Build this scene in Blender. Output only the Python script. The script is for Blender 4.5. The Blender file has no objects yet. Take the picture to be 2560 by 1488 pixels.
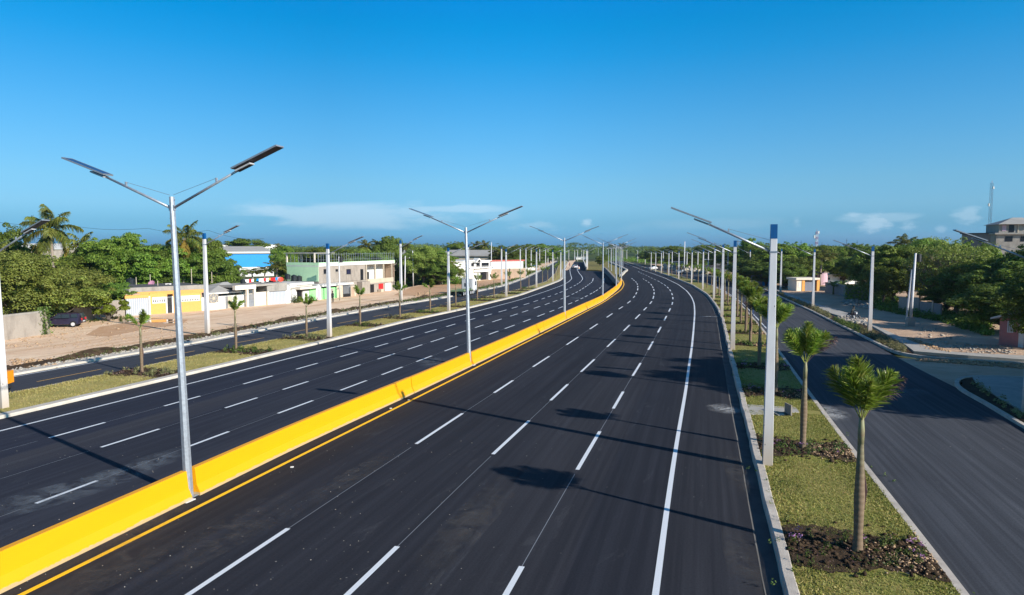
import bpy, bmesh, math, random
import numpy as np
from mathutils import Vector, Matrix
R=math.radians
random.seed(7); rng=np.random.default_rng(7)
scene=bpy.context.scene; col=scene.collection
# ---------------------------------------------------------------- camera and survey helpers
CAMH=8.3; FPX=1707.0; PITCH=math.atan((744-616)/FPX); CP,SP=math.cos(PITCH),math.sin(PITCH)
def ray(x,y):
    cx=(x-1280)/FPX; cy=(744-y)/FPX
    return cx, CP+cy*SP, -SP+cy*CP
def G(x,y,z=0.0):
    """ground point seen at photo pixel x,y"""
    dx,dy,dz=ray(x,y); t=(CAMH-z)/(-dz)
    return np.array([dx*t,dy*t])
def AT(x,y,Y):
    """3-D point on the ray at forward distance Y"""
    dx,dy,dz=ray(x,y); t=Y/dy
    return (dx*t,Y,CAMH+dz*t)
def sfar(Y): return max(0.70,1-0.0014*max(0,Y-25))
cam=bpy.data.cameras.new('camera'); co=bpy.data.objects.new('camera',cam); col.objects.link(co)
cam.sensor_width=36; cam.lens=36*FPX/2560; cam.clip_start=0.3; cam.clip_end=20000
co.location=(0,0,CAMH); co.rotation_euler=(math.pi/2-PITCH,0,0); scene.camera=co
# ---------------------------------------------------------------- materials
def newmat(name):
    m=bpy.data.materials.new(name); m.use_nodes=True; nt=m.node_tree
    return m,nt,nt.nodes,nt.links,nt.nodes['Principled BSDF']
def mixc(nt,fac,a,b,mode='MIX'):
    n=nt.nodes.new('ShaderNodeMix'); n.data_type='RGBA'; n.blend_type=mode
    for s,v in ((0,fac),(6,a),(7,b)):
        if isinstance(v,(int,float)): n.inputs[s].default_value=v
        elif isinstance(v,tuple): n.inputs[s].default_value=(*v,1) if len(v)==3 else v
        else: nt.links.new(v,n.inputs[s])
    return n.outputs[2]
def noise(nt,vec,scale,detail=4,rough=.55,dist=0):
    n=nt.nodes.new('ShaderNodeTexNoise'); n.inputs['Scale'].default_value=scale; n.inputs['Detail'].default_value=detail
    n.inputs['Roughness'].default_value=rough; n.inputs['Distortion'].default_value=dist
    if vec is not None: nt.links.new(vec,n.inputs['Vector'])
    return n.outputs['Fac']
def ramp(nt,fac,stops,interp='LINEAR'):
    n=nt.nodes.new('ShaderNodeValToRGB'); cr=n.color_ramp; cr.interpolation=interp
    while len(cr.elements)<len(stops): cr.elements.new(0.5)
    for e,(p,c) in zip(cr.elements,stops):
        e.position=p; e.color=(c,c,c,1) if isinstance(c,(int,float)) else (*c,1)
    nt.links.new(fac,n.inputs[0]); return n.outputs[0]
def mapping(nt,vec,scale,loc=(0,0,0)):
    n=nt.nodes.new('ShaderNodeMapping'); n.inputs['Scale'].default_value=scale; n.inputs['Location'].default_value=loc
    nt.links.new(vec,n.inputs['Vector']); return n.outputs[0]
def pos(nt): return nt.nodes.new('ShaderNodeNewGeometry').outputs['Position']
def objc(nt): return nt.nodes.new('ShaderNodeTexCoord').outputs['Object']
def bump(nt,h,strength,dist=.02):
    n=nt.nodes.new('ShaderNodeBump'); n.inputs['Strength'].default_value=strength; n.inputs['Distance'].default_value=dist
    nt.links.new(h,n.inputs['Height']); return n.outputs[0]
def simple(name,c,rough=.7,var=.25,scale=2.0,metal=0.0,bmp=0.0,spec=.4,c2=None,world=False,bscale=30):
    m,nt,N,L,P=newmat(name); v=pos(nt) if world else objc(nt)
    f=noise(nt,v,scale,6,.6)
    f=ramp(nt,f,[(.3,0.0),(.72,1.0)])
    if c2 is None: c2=tuple(x*(1-var) for x in c)
    L.new(mixc(nt,f,c,c2),P.inputs['Base Color'])
    P.inputs['Roughness'].default_value=rough; P.inputs['Metallic'].default_value=metal
    P.inputs['Specular IOR Level'].default_value=spec
    if bmp: L.new(bump(nt,noise(nt,v,bscale,4),bmp),P.inputs['Normal'])
    return m
def asphalt(name,base,tint,streak=1.0,dust=(.20,.20,.21),dustamt=.5,seed=0,bands=None):
    m,nt,N,L,P=newmat(name)
    uv=nt.nodes.new('ShaderNodeUVMap').outputs[0]; ps=pos(nt)
    s1=noise(nt,mapping(nt,uv,(.55,.018,1),(seed,0,0)),1.0,3,.6)
    s2=noise(nt,mapping(nt,uv,(3.2,.05,1),(0,seed,0)),1.0,5,.65)
    c=mixc(nt,ramp(nt,s1,[(.36,0),(.62,1)]),base,tint)
    c=mixc(nt,ramp(nt,s2,[(.42,0.0),(.68,.50*streak)]),c,tuple(x*2.0 for x in tint))
    if bands:
        su=nt.nodes.new('ShaderNodeSeparateXYZ'); L.new(uv,su.inputs[0])
        wb=nt.nodes.new('ShaderNodeMath'); wb.operation='MULTIPLY_ADD'; L.new(noise(nt,mapping(nt,uv,(.0,.12,1)),1.0,4,.7),wb.inputs[0]); wb.inputs[1].default_value=.5; L.new(su.outputs['X'],wb.inputs[2])
        dv=nt.nodes.new('ShaderNodeMath'); dv.operation='DIVIDE'; L.new(wb.outputs[0],dv.inputs[0]); dv.inputs[1].default_value=20.0
        c=mixc(nt,1.0,c,ramp(nt,dv.outputs[0],[((u+.25)/20,v) for u,v in bands]),'MULTIPLY')
    big=noise(nt,mapping(nt,ps,(.12,.12,.12)),1.0,5,.6,.6)
    c=mixc(nt,ramp(nt,big,[(.5,0.0),(.8,.45)]),c,tuple(x*.62 for x in base))
    sm=noise(nt,mapping(nt,uv,(.9,.22,1),(seed*3.1,2,0)),1.0,6,.72,.8)
    c=mixc(nt,ramp(nt,sm,[(.60,0.0),(.82,dustamt)]),c,dust)
    fine=noise(nt,ps,55,3,.8)
    c=mixc(nt,ramp(nt,fine,[(.3,0.0),(.7,.6)]),c,tuple(x*1.9 for x in base))
    fine2=noise(nt,ps,17,4,.85)
    c=mixc(nt,ramp(nt,fine2,[(.46,0.0),(.72,.55)]),c,tuple(x*.45 for x in base))
    vo=nt.nodes.new('ShaderNodeTexVoronoi'); vo.inputs['Scale'].default_value=1.9; L.new(ps,vo.inputs['Vector'])
    sp=ramp(nt,vo.outputs['Distance'],[(.030,1.0),(.06,0.0)])
    gate=ramp(nt,noise(nt,ps,.35,2),[(.5,0.0),(.62,1.0)])
    mm=nt.nodes.new('ShaderNodeMath'); mm.operation='MULTIPLY'; L.new(sp,mm.inputs[0]); L.new(gate,mm.inputs[1])
    c=mixc(nt,mm.outputs[0],c,(.28,.26,.24))
    L.new(c,P.inputs['Base Color']); P.inputs['Roughness'].default_value=.92; P.inputs['Specular IOR Level'].default_value=.10
    L.new(bump(nt,noise(nt,ps,90,3),.35,.01),P.inputs['Normal'])
    return m
def leafmat(name,a,b,c=None,trans=.36,rough=.55):
    m,nt,N,L,P=newmat(name)
    g=nt.nodes.new('ShaderNodeNewGeometry').outputs['Random Per Island']
    oi=nt.nodes.new('ShaderNodeObjectInfo').outputs['Random']
    colr=ramp(nt,g,[(0.0,a),(.6,b),(1.0,c or tuple(x*1.35 for x in b))])
    cl=noise(nt,objc(nt),.55,2)
    colr=mixc(nt,ramp(nt,cl,[(.35,0.0),(.7,.6)]),colr,tuple(x*.6 for x in a))
    hsv=nt.nodes.new('ShaderNodeHueSaturation'); L.new(colr,hsv.inputs['Color'])
    mr=nt.nodes.new('ShaderNodeMapRange'); mr.inputs[3].default_value=.72; mr.inputs[4].default_value=1.3; L.new(oi,mr.inputs[0]); L.new(mr.outputs[0],hsv.inputs['Value'])
    mr2=nt.nodes.new('ShaderNodeMapRange'); mr2.inputs[3].default_value=.478; mr2.inputs[4].default_value=.515; L.new(oi,mr2.inputs[0]); L.new(mr2.outputs[0],hsv.inputs['Hue'])
    L.new(hsv.outputs[0],P.inputs['Base Color']); P.inputs['Roughness'].default_value=rough; P.inputs['Specular IOR Level'].default_value=.3
    tr=nt.nodes.new('ShaderNodeBsdfTranslucent'); L.new(hsv.outputs[0],tr.inputs['Color'])
    mx=nt.nodes.new('ShaderNodeMixShader'); mx.inputs[0].default_value=trans
    L.new(P.outputs[0],mx.inputs[1]); L.new(tr.outputs[0],mx.inputs[2]); L.new(mx.outputs[0],N['Material Output'].inputs['Surface'])
    return m
M={}
M['asph_r']=asphalt('asphalt_main',(.0175,.0185,.0235),(.0255,.0262,.031),1.25,dustamt=.38,seed=1,bands=[(0,(1.22,1.12,.98)),(1.9,(1.18,1.1,1.0)),(2.3,(.95,.98,1.05)),(8.6,(.98,.98,1.02)),(8.9,(1.22,1.2,1.2)),(12.2,(1.3,1.26,1.24)),(12.45,(.82,.86,.95)),(14.2,(.88,.9,.98)),(14.9,(1.15,1.12,1.1)),(17,(1.4,1.34,1.28))])
M['asph_l']=asphalt('asphalt_left',(.020,.0215,.030),(.031,.032,.039),1.1,dustamt=.36,seed=4,bands=[(0,(1.35,1.3,1.2)),(1.6,(1.0,1.0,1.02)),(3.0,(.80,.86,1.02)),(6.9,(.78,.85,1.05)),(7.15,(1.45,1.38,1.28)),(8.8,(1.3,1.25,1.2)),(9.2,(1.02,1.03,1.08)),(13.0,(1.05,1.08,1.12)),(15.5,(1.3,1.35,1.4))])
M['asph_fr']=asphalt('asphalt_frontage',(.038,.0405,.048),(.055,.058,.066),1.7,dustamt=.45,seed=9)
M['asph_fl']=asphalt('asphalt_frontage_left',(.034,.037,.047),(.052,.055,.063),1.1,dustamt=.35,seed=13)
def paint(name,c):
    m,nt,N,L,P=newmat(name); ps=pos(nt)
    w=noise(nt,ps,28,5,.75)
    L.new(mixc(nt,ramp(nt,w,[(.35,.14),(.6,0.0)]),c,(.16,.15,.14)),P.inputs['Base Color']); P.inputs['Roughness'].default_value=.6
    return m
M['white_paint']=paint('white_road_paint',(.74,.76,.78)); M['yellow_paint']=paint('yellow_road_paint',(.95,.56,.008)); M['orange_paint']=paint('orange_road_paint',(.62,.34,.06))
M['guide']=paint('guide_line_paint',(.22,.23,.25))
def barrier_mat():
    m,nt,N,L,P=newmat('yellow_barrier_paint'); v=pos(nt)
    d=noise(nt,mapping(nt,v,(.5,.5,2)),1.2,6,.6)
    c=mixc(nt,ramp(nt,d,[(.35,0.0),(.75,.5)]),(.84,.368,.002),(.78,.335,.002))
    sx=nt.nodes.new('ShaderNodeSeparateXYZ'); L.new(v,sx.inputs[0])
    wob=nt.nodes.new('ShaderNodeMath'); wob.operation='MULTIPLY_ADD'; L.new(noise(nt,v,3.5,5,.7),wob.inputs[0]); wob.inputs[1].default_value=-.17; L.new(sx.outputs['Z'],wob.inputs[2])
    c=mixc(nt,ramp(nt,wob.outputs[0],[(0.0,.75),(.022,0.0)]),c,(.45,.38,.25))
    L.new(c,P.inputs['Base Color']); P.inputs['Roughness'].default_value=.5; P.inputs['Specular IOR Level'].default_value=.3
    L.new(bump(nt,noise(nt,v,14,5),.25,.01),P.inputs['Normal'])
    return m
M['barrier']=barrier_mat()
M['conc']=simple('concrete',(.46,.43,.38),.85,.3,1.5,bmp=.3,world=True)
M['kerb_white']=simple('pale_kerb_concrete',(.62,.56,.48),.85,.3,1.1,bmp=.4,c2=(.45,.40,.33),world=True)
M['kerb']=simple('kerb_concrete',(.60,.53,.45),.9,.3,1.6,bmp=.5,c2=(.38,.33,.28),world=True)
M['gutter']=simple('gutter_concrete',(.12,.115,.11),.9,.4,1.2,bmp=.4,c2=(.055,.055,.055),world=True)
def polem():
    m,nt,N,L,P=newmat('pole_concrete'); v=objc(nt); sx=nt.nodes.new('ShaderNodeSeparateXYZ'); L.new(v,sx.inputs[0])
    c=mixc(nt,ramp(nt,noise(nt,mapping(nt,v,(3,3,.8)),1,6,.6),[(.35,0.0),(.7,1.0)]),(.66,.65,.66),(.55,.54,.55))
    mr=nt.nodes.new('ShaderNodeMapRange'); mr.inputs[1].default_value=2.6; mr.inputs[2].default_value=.1; L.new(sx.outputs['Z'],mr.inputs[0])
    c=mixc(nt,mr.outputs[0],c,(.45,.37,.29)); vo=nt.nodes.new('ShaderNodeTexVoronoi'); vo.inputs['Scale'].default_value=1.0; L.new(mapping(nt,v,(3,3,1.6)),vo.inputs['Vector']); c=mixc(nt,ramp(nt,vo.outputs['Distance'],[(.045,.9),(.07,0.0)]),c,(.06,.06,.06)); L.new(c,P.inputs['Base Color']); P.inputs['Roughness'].default_value=.75; return m
M['pole_conc']=polem()
M['blue']=simple('blue_cap_paint',(.0,.085,.27),.5,.2,3)
M['galv']=simple('galvanised_steel',(.50,.53,.57),.42,.3,9,metal=.55,bmp=.1,c2=(.34,.36,.40))
M['steel']=simple('grey_steel',(.38,.41,.45),.4,.2,6,metal=.5)
M['panel']=simple('solar_panel_face',(.03,.045,.11),.18,.3,5,spec=.7)
M['panelback']=simple('panel_back',(.16,.14,.15),.6,.3,6)
M['lampgrey']=simple('lamp_head_grey',(.55,.55,.56),.5,.2,6)
M['darkgrey']=simple('dark_plastic',(.03,.03,.033),.5,.3,6)
M['black']=simple('black_rubber',(.012,.012,.012),.8,.3,6)
M['tank']=simple('black_tank_plastic',(.02,.025,.03),.45,.3,3)
def turf(name,a,b,c):
    m,nt,N,L,P=newmat(name); ps=pos(nt)
    f=noise(nt,ps,1.7,6,.68); f2=noise(nt,ps,.33,3)
    k=mixc(nt,ramp(nt,f,[(.38,0.0),(.60,1.0)]),a,b)
    k=mixc(nt,ramp(nt,f2,[(.40,0.0),(.7,.75)]),k,c)
    k=mixc(nt,ramp(nt,noise(nt,ps,2.6,5,.75,.8),[(.56,0.0),(.68,.8)]),k,(c[0]*.62,c[1]*.45,c[2]*.5))
    k=mixc(nt,ramp(nt,noise(nt,ps,4.2,5,.75,.4),[(.58,0.0),(.70,.75)]),k,tuple(x*.4 for x in a))
    # sod seams
    br=nt.nodes.new('ShaderNodeTexBrick'); br.inputs['Scale'].default_value=1.0; br.inputs['Brick Width'].default_value=1.1; br.inputs['Row Height'].default_value=.6
    br.inputs['Mortar Size'].default_value=.012; br.inputs['Mortar Smooth'].default_value=1; va=nt.nodes.new('ShaderNodeMix'); va.data_type='VECTOR'; va.inputs[0].default_value=.45; L.new(ps,va.inputs[4]); nv=nt.nodes.new('ShaderNodeTexNoise'); nv.inputs['Scale'].default_value=.9; L.new(ps,nv.inputs['Vector']); vs=nt.nodes.new('ShaderNodeVectorMath'); vs.operation='MULTIPLY_ADD'; L.new(nv.outputs['Color'],vs.inputs[0]); vs.inputs[1].default_value=(2.2,2.2,0); L.new(ps,vs.inputs[2]); L.new(vs.outputs[0],br.inputs['Vector'])
    wn=nt.nodes.new('ShaderNodeMath'); wn.operation='MULTIPLY'; L.new(br.outputs['Fac'],wn.inputs[0]); L.new(ramp(nt,noise(nt,ps,2.3,3),[(.45,0),(.6,.45)]),wn.inputs[1])
    k=mixc(nt,wn.outputs[0],k,tuple(x*.35 for x in a))
    fine=noise(nt,ps,38,4,.8)
    k=mixc(nt,ramp(nt,fine,[(.35,0.0),(.7,.7)]),k,tuple(x*.45 for x in a))
    L.new(k,P.inputs['Base Color']); P.inputs['Roughness'].default_value=.95; P.inputs['Specular IOR Level'].default_value=.1
    L.new(bump(nt,noise(nt,ps,31,4,.8,.5),.12,.03),P.inputs['Normal'])
    return m
M['turf_r']=turf('median_turf_right',(.215,.245,.052),(.37,.325,.10),(.47,.34,.14))
M['turf_l']=turf('median_turf_left',(.36,.33,.10),(.50,.40,.15),(.54,.41,.17))
M['turf_far']=turf('island_dry_grass',(.24,.21,.07),(.36,.27,.08),(.16,.19,.06))
def dirt(name,a,b,c,sc=.25):
    m,nt,N,L,P=newmat(name); ps=pos(nt)
    k=mixc(nt,ramp(nt,noise(nt,ps,sc,6,.6,.5),[(.38,0.0),(.62,1.0)]),a,b)
    k=mixc(nt,ramp(nt,noise(nt,mapping(nt,ps,(.35,1.3,1)),.8,6,.68,1.2),[(.52,0.0),(.74,.8)]),k,c)
    uvn=nt.nodes.new('ShaderNodeUVMap').outputs[0]
    k=mixc(nt,ramp(nt,noise(nt,mapping(nt,uvn,(.9,.035,1)),1.0,6,.7,.4),[(.50,0.0),(.62,.55)]),k,c)
    k=mixc(nt,ramp(nt,noise(nt,mapping(nt,uvn,(2.6,.06,1)),1.0,4,.7,.3),[(.52,0.0),(.60,.35)]),k,tuple(min(1,x*1.25) for x in a))
    k=mixc(nt,ramp(nt,noise(nt,ps,9,5,.8),[(.4,0.0),(.75,.35)]),k,tuple(x*.6 for x in b))
    L.new(k,P.inputs['Base Color']); P.inputs['Roughness'].default_value=.95; P.inputs['Specular IOR Level'].default_value=.1
    L.new(bump(nt,noise(nt,ps,3.5,7,.7),.8,.12),P.inputs['Normal'])
    return m
M['dirt_l']=dirt('tan_dirt',(.90,.66,.46),(.82,.57,.38),(.60,.34,.17))
M['dirt_r']=dirt('brown_dirt',(.66,.47,.33),(.54,.37,.25),(.34,.23,.16))
M['wetdirt']=simple('damp_orange_dirt',(.50,.27,.13),.8,.35,.9,c2=(.62,.40,.24),world=True)
M['soil']=dirt('dark_soil',(.050,.032,.020),(.075,.05,.03),(.16,.11,.07),2.0)
M['mulch']=simple('pale_stones',(.48,.33,.20),.9,.4,3,c2=(.32,.20,.11))
M['rubble']=simple('rubble_stones',(.46,.42,.36),.9,.4,2,c2=(.30,.26,.22))
M['terrain']=dirt('scrub_terrain',(.060,.085,.025),(.095,.10,.04),(.15,.11,.06),.02)
M['leaf_a']=leafmat('broad_leaves',(.11,.185,.022),(.205,.30,.038),(.31,.40,.065))
M['leaf_b']=leafmat('olive_leaves',(.16,.215,.036),(.28,.345,.065),(.40,.44,.10))
M['leaf_d']=leafmat('dark_leaves',(.095,.16,.022),(.17,.26,.036),(.25,.34,.06))
M['leaf_y']=leafmat('lime_leaves',(.12,.17,.012),(.20,.25,.02),(.27,.31,.04))
M['leaf_far']=leafmat('far_leaves',(.08,.135,.026),(.145,.21,.042),(.21,.28,.065))
M['palm']=leafmat('young_palm_leaflets',(.11,.19,.02),(.27,.38,.045),(.55,.58,.16),trans=.40,rough=.35)
M['palm_y']=leafmat('yellowed_palm_leaflets',(.30,.22,.03),(.42,.30,.05),(.5,.36,.08),trans=.3)
M['dry']=leafmat('dry_frond',(.10,.06,.055),(.17,.10,.09),(.24,.16,.12),trans=.15)
M['coco']=leafmat('coconut_leaflets',(.10,.14,.024),(.20,.22,.04),(.38,.33,.07),trans=.3,rough=.4)
M['plant_pale']=leafmat('pale_bedding_leaves',(.16,.17,.06),(.30,.29,.13),(.45,.42,.22))
M['plant_green']=leafmat('green_bedding_leaves',(.06,.11,.02),(.13,.19,.035),(.22,.27,.07))
M['flower']=leafmat('mauve_petals',(.42,.18,.42),(.55,.28,.52),(.65,.40,.60))
M['grassblade']=leafmat('grass_blades',(.20,.235,.045),(.36,.33,.09),(.52,.40,.15))
M['strawblade']=leafmat('straw_grass_blades',(.30,.28,.08),(.48,.40,.14),(.60,.46,.20))
M['bark']=simple('bark',(.13,.10,.075),.9,.4,6,bmp=.6)
M['bark_pale']=simple('pale_bark',(.27,.23,.17),.9,.4,6,bmp=.5)
def palmtrunk(name,lo,hi,zc):
    m,nt,N,L,P=newmat(name); oc=objc(nt)
    sx=nt.nodes.new('ShaderNodeSeparateXYZ'); L.new(oc,sx.inputs[0])
    wv=nt.nodes.new('ShaderNodeTexWave'); wv.bands_direction='Z'; wv.inputs['Scale'].default_value=1.9; wv.inputs['Distortion'].default_value=1.5; L.new(oc,wv.inputs[0])
    mr=nt.nodes.new('ShaderNodeMapRange'); mr.inputs[1].default_value=zc-.35; mr.inputs[2].default_value=zc+.35; L.new(sx.outputs['Z'],mr.inputs[0])
    c=mixc(nt,mr.outputs[0],lo,hi); c=mixc(nt,ramp(nt,wv.outputs['Fac'],[(.1,.22),(.35,0.0)]),c,tuple(x*.55 for x in lo))
    c=mixc(nt,ramp(nt,noise(nt,oc,7,5),[(.45,0.0),(.7,.6)]),c,tuple(x*.6 for x in lo))
    L.new(c,P.inputs['Base Color']); P.inputs['Roughness'].default_value=.8
    L.new(bump(nt,wv.outputs['Fac'],.35,.02),P.inputs['Normal']); return m
M['ptrunk']=palmtrunk('young_palm_trunk',(.20,.135,.082),(.19,.165,.095),2.2)
M['ctrunk']=simple('coconut_trunk',(.34,.27,.22),.9,.35,5,bmp=.5)
def wallm(name,c,stain=(.12,.10,.08),amt=.5,sc=.9):
    m,nt,N,L,P=newmat(name); ps=pos(nt)
    f=noise(nt,mapping(nt,ps,(1,1,.45)),sc,7,.68,.4)
    k=mixc(nt,ramp(nt,f,[(.46,0.0),(.74,amt)]),c,stain)
    k=mixc(nt,ramp(nt,noise(nt,ps,5,5,.7),[(.4,0.0),(.7,.25)]),k,tuple(x*.6 for x in c))
    L.new(k,P.inputs['Base Color']); P.inputs['Roughness'].default_value=.88; P.inputs['Specular IOR Level'].default_value=.2
    L.new(bump(nt,noise(nt,ps,8,5),.25,.02),P.inputs['Normal']); return m
M['w_yellow']=wallm('yellow_ochre_wall',(.78,.38,.11),(.55,.30,.12),.3)
M['w_white']=wallm('white_wall',(.74,.72,.68),(.45,.40,.34),.35)
M['w_cream']=wallm('cream_wall',(.76,.68,.56),(.5,.42,.33),.35)
M['w_green']=wallm('mint_green_wall',(.55,.80,.50),(.3,.45,.3),.3)
M['w_bgreen']=wallm('bright_green_wall',(.30,.72,.28),(.25,.45,.2),.3)
M['w_conc']=wallm('raw_concrete_wall',(.36,.31,.26),(.13,.11,.095),.7)
M['w_grey']=wallm('grey_block_wall',(.36,.33,.29),(.14,.12,.10),.65)
M['w_dkblock']=wallm('dark_block_wall',(.24,.24,.24),(.10,.10,.10),.5)
M['w_pink']=wallm('pink_wall',(.55,.22,.20),(.3,.14,.12),.4)
M['w_lpink']=wallm('pale_pink_wall',(.62,.42,.48),(.4,.3,.32),.3)
M['w_blue']=simple('blue_sheet_wall',(.0,.26,.66),.5,.12,1,world=True)
M['w_beige']=wallm('beige_wall',(.54,.46,.35),(.38,.28,.18),.5)
M['w_brick']=wallm('earth_block_wall',(.44,.31,.22),(.26,.18,.12),.6)
M['roof_grey']=wallm('grey_sheet_roof',(.40,.38,.35),(.2,.19,.17),.5,.3)
M['roof_white']=wallm('pale_sheet_roof',(.66,.64,.60),(.4,.38,.35),.4,.3)
M['roof_dark']=wallm('dark_roof_slab',(.10,.10,.10),(.2,.18,.16),.5)
M['red']=simple('red_paint',(.62,.02,.02),.5,.2,3); M['redroof']=simple('red_roof_edge',(.55,.13,.10),.7,.3,3)
M['orange']=simple('orange_machine_paint',(.85,.30,.01),.4,.15,3)
M['pinkdish']=simple('pink_dish',(.65,.30,.42),.6,.2,3); M['reddish']=simple('red_dish',(.75,.10,.05),.6,.2,3)
M['win']=simple('dark_opening',(.015,.015,.018),.3,.3,3)
M['glass']=simple('window_glass',(.03,.045,.06),.08,.3,3,spec=.8)
def corr(name,c,scale=5.0):
    m,nt,N,L,P=newmat(name); oc=objc(nt)
    wv=nt.nodes.new('ShaderNodeTexWave'); wv.bands_direction='X'; wv.inputs['Scale'].default_value=scale; L.new(oc,wv.inputs[0])
    k=mixc(nt,ramp(nt,wv.outputs['Fac'],[(.1,.6),(.5,0.0)]),c,tuple(x*.45 for x in c))
    L.new(k,P.inputs['Base Color']); P.inputs['Roughness'].default_value=.5; P.inputs['Metallic'].default_value=.2
    L.new(bump(nt,wv.outputs['Fac'],.8,.05),P.inputs['Normal']); return m
M['zinc']=corr('corrugated_zinc',(.52,.55,.60),1.3); M['zincdk']=corr('weathered_zinc',(.22,.24,.30),1.3)
M['suv']=simple('dark_car_paint',(.030,.022,.045),.22,.2,3,spec=.8)
M['carwhite']=simple('white_car_paint',(.75,.76,.78),.3,.1,3,spec=.6)
M['carpurple']=simple('dark_blue_car_paint',(.02,.02,.05),.3,.2,3,spec=.6)
M['flatgreen']=simple('green_flatbed_paint',(.20,.27,.13),.7,.4,3)
M['skin']=simple('skin',(.13,.07,.045),.6,.1,8); M['hair']=simple('hair',(.01,.008,.007),.8,.1,8)
def cloth(name,shirt,pants):
    m,nt,N,L,P=newmat(name); sx=nt.nodes.new('ShaderNodeSeparateXYZ'); L.new(objc(nt),sx.inputs[0])
    k=ramp(nt,sx.outputs['Z'],[(0.0,(.02,.015,.01)),(.05,pants),(.52,pants),(.525,shirt),(.84,shirt),(.85,(.13,.07,.045))],'CONSTANT')
    mp=nt.nodes.new('ShaderNodeMath'); mp.operation='DIVIDE'; mp.inputs[1].default_value=1.75
    L.new(sx.outputs['Z'],mp.inputs[0]); L.new(mp.outputs[0],k.node.inputs[0])
    L.new(k,P.inputs['Base Color']); P.inputs['Roughness'].default_value=.85; return m
cw={}
# ---------------------------------------------------------------- mesh builder
class MB:
    def __init__(s): s.v=[]; s.f=[]; s.uv=None
    def add(s,vs,fs):
        n=len(s.v); s.v.extend([tuple(map(float,p)) for p in vs]); s.f.extend([tuple(i+n for i in f) for f in fs]); return s
    def box(s,x0,x1,y0,y1,z0,z1,b=0):
        if b<=0:
            vs=[(x,y,z) for z in (z0,z1) for y in (y0,y1) for x in (x0,x1)]
            return s.add(vs,[(0,2,3,1),(4,5,7,6),(0,1,5,4),(2,6,7,3),(0,4,6,2),(1,3,7,5)])
        bm=bmesh.new(); bmesh.ops.create_cube(bm,size=1)
        for v in bm.verts: v.co=Vector(((x0+x1)/2+v.co.x*(x1-x0),(y0+y1)/2+v.co.y*(y1-y0),(z0+z1)/2+v.co.z*(z1-z0)))
        bmesh.ops.bevel(bm,geom=bm.edges[:],offset=b,segments=2,affect='EDGES')
        bm.verts.index_update(); s.add([v.co for v in bm.verts],[[v.index for v in f.verts] for f in bm.faces]); bm.free(); return s
    def tube(s,pts,rs,n=8,cap=True,rot=0):
        pts=[Vector(p) for p in pts]; rs=rs if isinstance(rs,(list,tuple)) else [rs]*len(pts)
        base=len(s.v); up=Vector((0,0,1))
        for i,p in enumerate(pts):
            d=(pts[min(i+1,len(pts)-1)]-pts[max(i-1,0)]).normalized()
            a=up if abs(d.z)<.9 else Vector((1,0,0))
            x=d.cross(a).normalized(); y=d.cross(x)
            for k in range(n):
                t=2*math.pi*k/n+rot; s.v.append(tuple(p+(x*math.cos(t)+y*math.sin(t))*rs[i]))
        for i in range(len(pts)-1):
            for k in range(n):
                a=base+i*n+k; b=base+i*n+(k+1)%n; s.f.append((a,b,b+n,a+n))
        if cap: s.f.append(tuple(base+k for k in range(n))[::-1]); s.f.append(tuple(base+(len(pts)-1)*n+k for k in range(n)))
        return s
    def cyl(s,x,y,z0,z1,r0,r1=None,n=12,rot=0): return s.tube([(x,y,z0),(x,y,z1)],[r0,r1 if r1 is not None else r0],n,True,rot)
    def prism(s,poly,z0,z1,axis='z'):
        n=len(poly)
        f=(lambda p,h:(p[0],p[1],h)) if axis=='z' else ((lambda p,h:(p[0],h,p[1])) if axis=='y' else (lambda p,h:(h,p[0],p[1])))
        vs=[f(p,z0) for p in poly]+[f(p,z1) for p in poly]
        return s.add(vs,[tuple(range(n))[::-1],tuple(range(n,2*n))]+[(i,(i+1)%n,n+(i+1)%n,n+i) for i in range(n)])
    def build(s,name,mat,parent=None,smooth=False):
        me=bpy.data.meshes.new(name); me.from_pydata(s.v,[],s.f); me.update()
        bm=bmesh.new(); bm.from_mesh(me); bmesh.ops.recalc_face_normals(bm,faces=bm.faces[:]); bm.to_mesh(me); bm.free()
        if smooth: me.shade_smooth()
        o=bpy.data.objects.new(name,me); me.materials.append(mat if not isinstance(mat,str) else M[mat]); col.objects.link(o)
        if parent: o.parent=parent
        return o
def rawmesh(name,V,F4,mat,parent=None,link=True):
    """numpy quads -> object (no normal recalculation: leaf clouds)"""
    me=bpy.data.meshes.new(name); V=np.asarray(V,dtype=np.float32); F4=np.asarray(F4,dtype=np.int32); n=len(F4); k=F4.shape[1]
    me.vertices.add(len(V)); me.vertices.foreach_set('co',V.ravel()); me.loops.add(n*k); me.loops.foreach_set('vertex_index',F4.ravel())
    me.polygons.add(n); me.polygons.foreach_set('loop_start',np.arange(0,n*k,k,dtype=np.int32)); me.polygons.foreach_set('loop_total',np.full(n,k,dtype=np.int32))
    me.update(calc_edges=True); me.validate()
    me.materials.append(M[mat]); o=bpy.data.objects.new(name,me)
    if link: col.objects.link(o)
    if parent: o.parent=parent
    return o
def tag(o,label=None,cat=None,group=None,kind=None):
    if label: o['label']=label
    if cat: o['category']=cat
    if group: o['group']=group
    if kind: o['kind']=kind
    return o
def thing(name,label,cat,loc=(0,0,0),rz=0,group=None,sc=None):
    o=bpy.data.objects.new(name,None); col.objects.link(o); o.location=loc; o.rotation_euler=(0,0,rz); o.empty_display_size=.3
    if sc is not None: o.scale=sc if isinstance(sc,tuple) else (sc,sc,sc)
    return tag(o,label,cat,group)
def kids(o): return [c for c in bpy.data.objects if c.parent==o]
def family(o):
    return (o,[family(c) for c in kids(o)])
def dup(fam,parent=None):
    o,ch=fam; c=o.copy(); col.objects.link(c); c.parent=parent
    for k in ch: dup(k,c)
    return c
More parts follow.
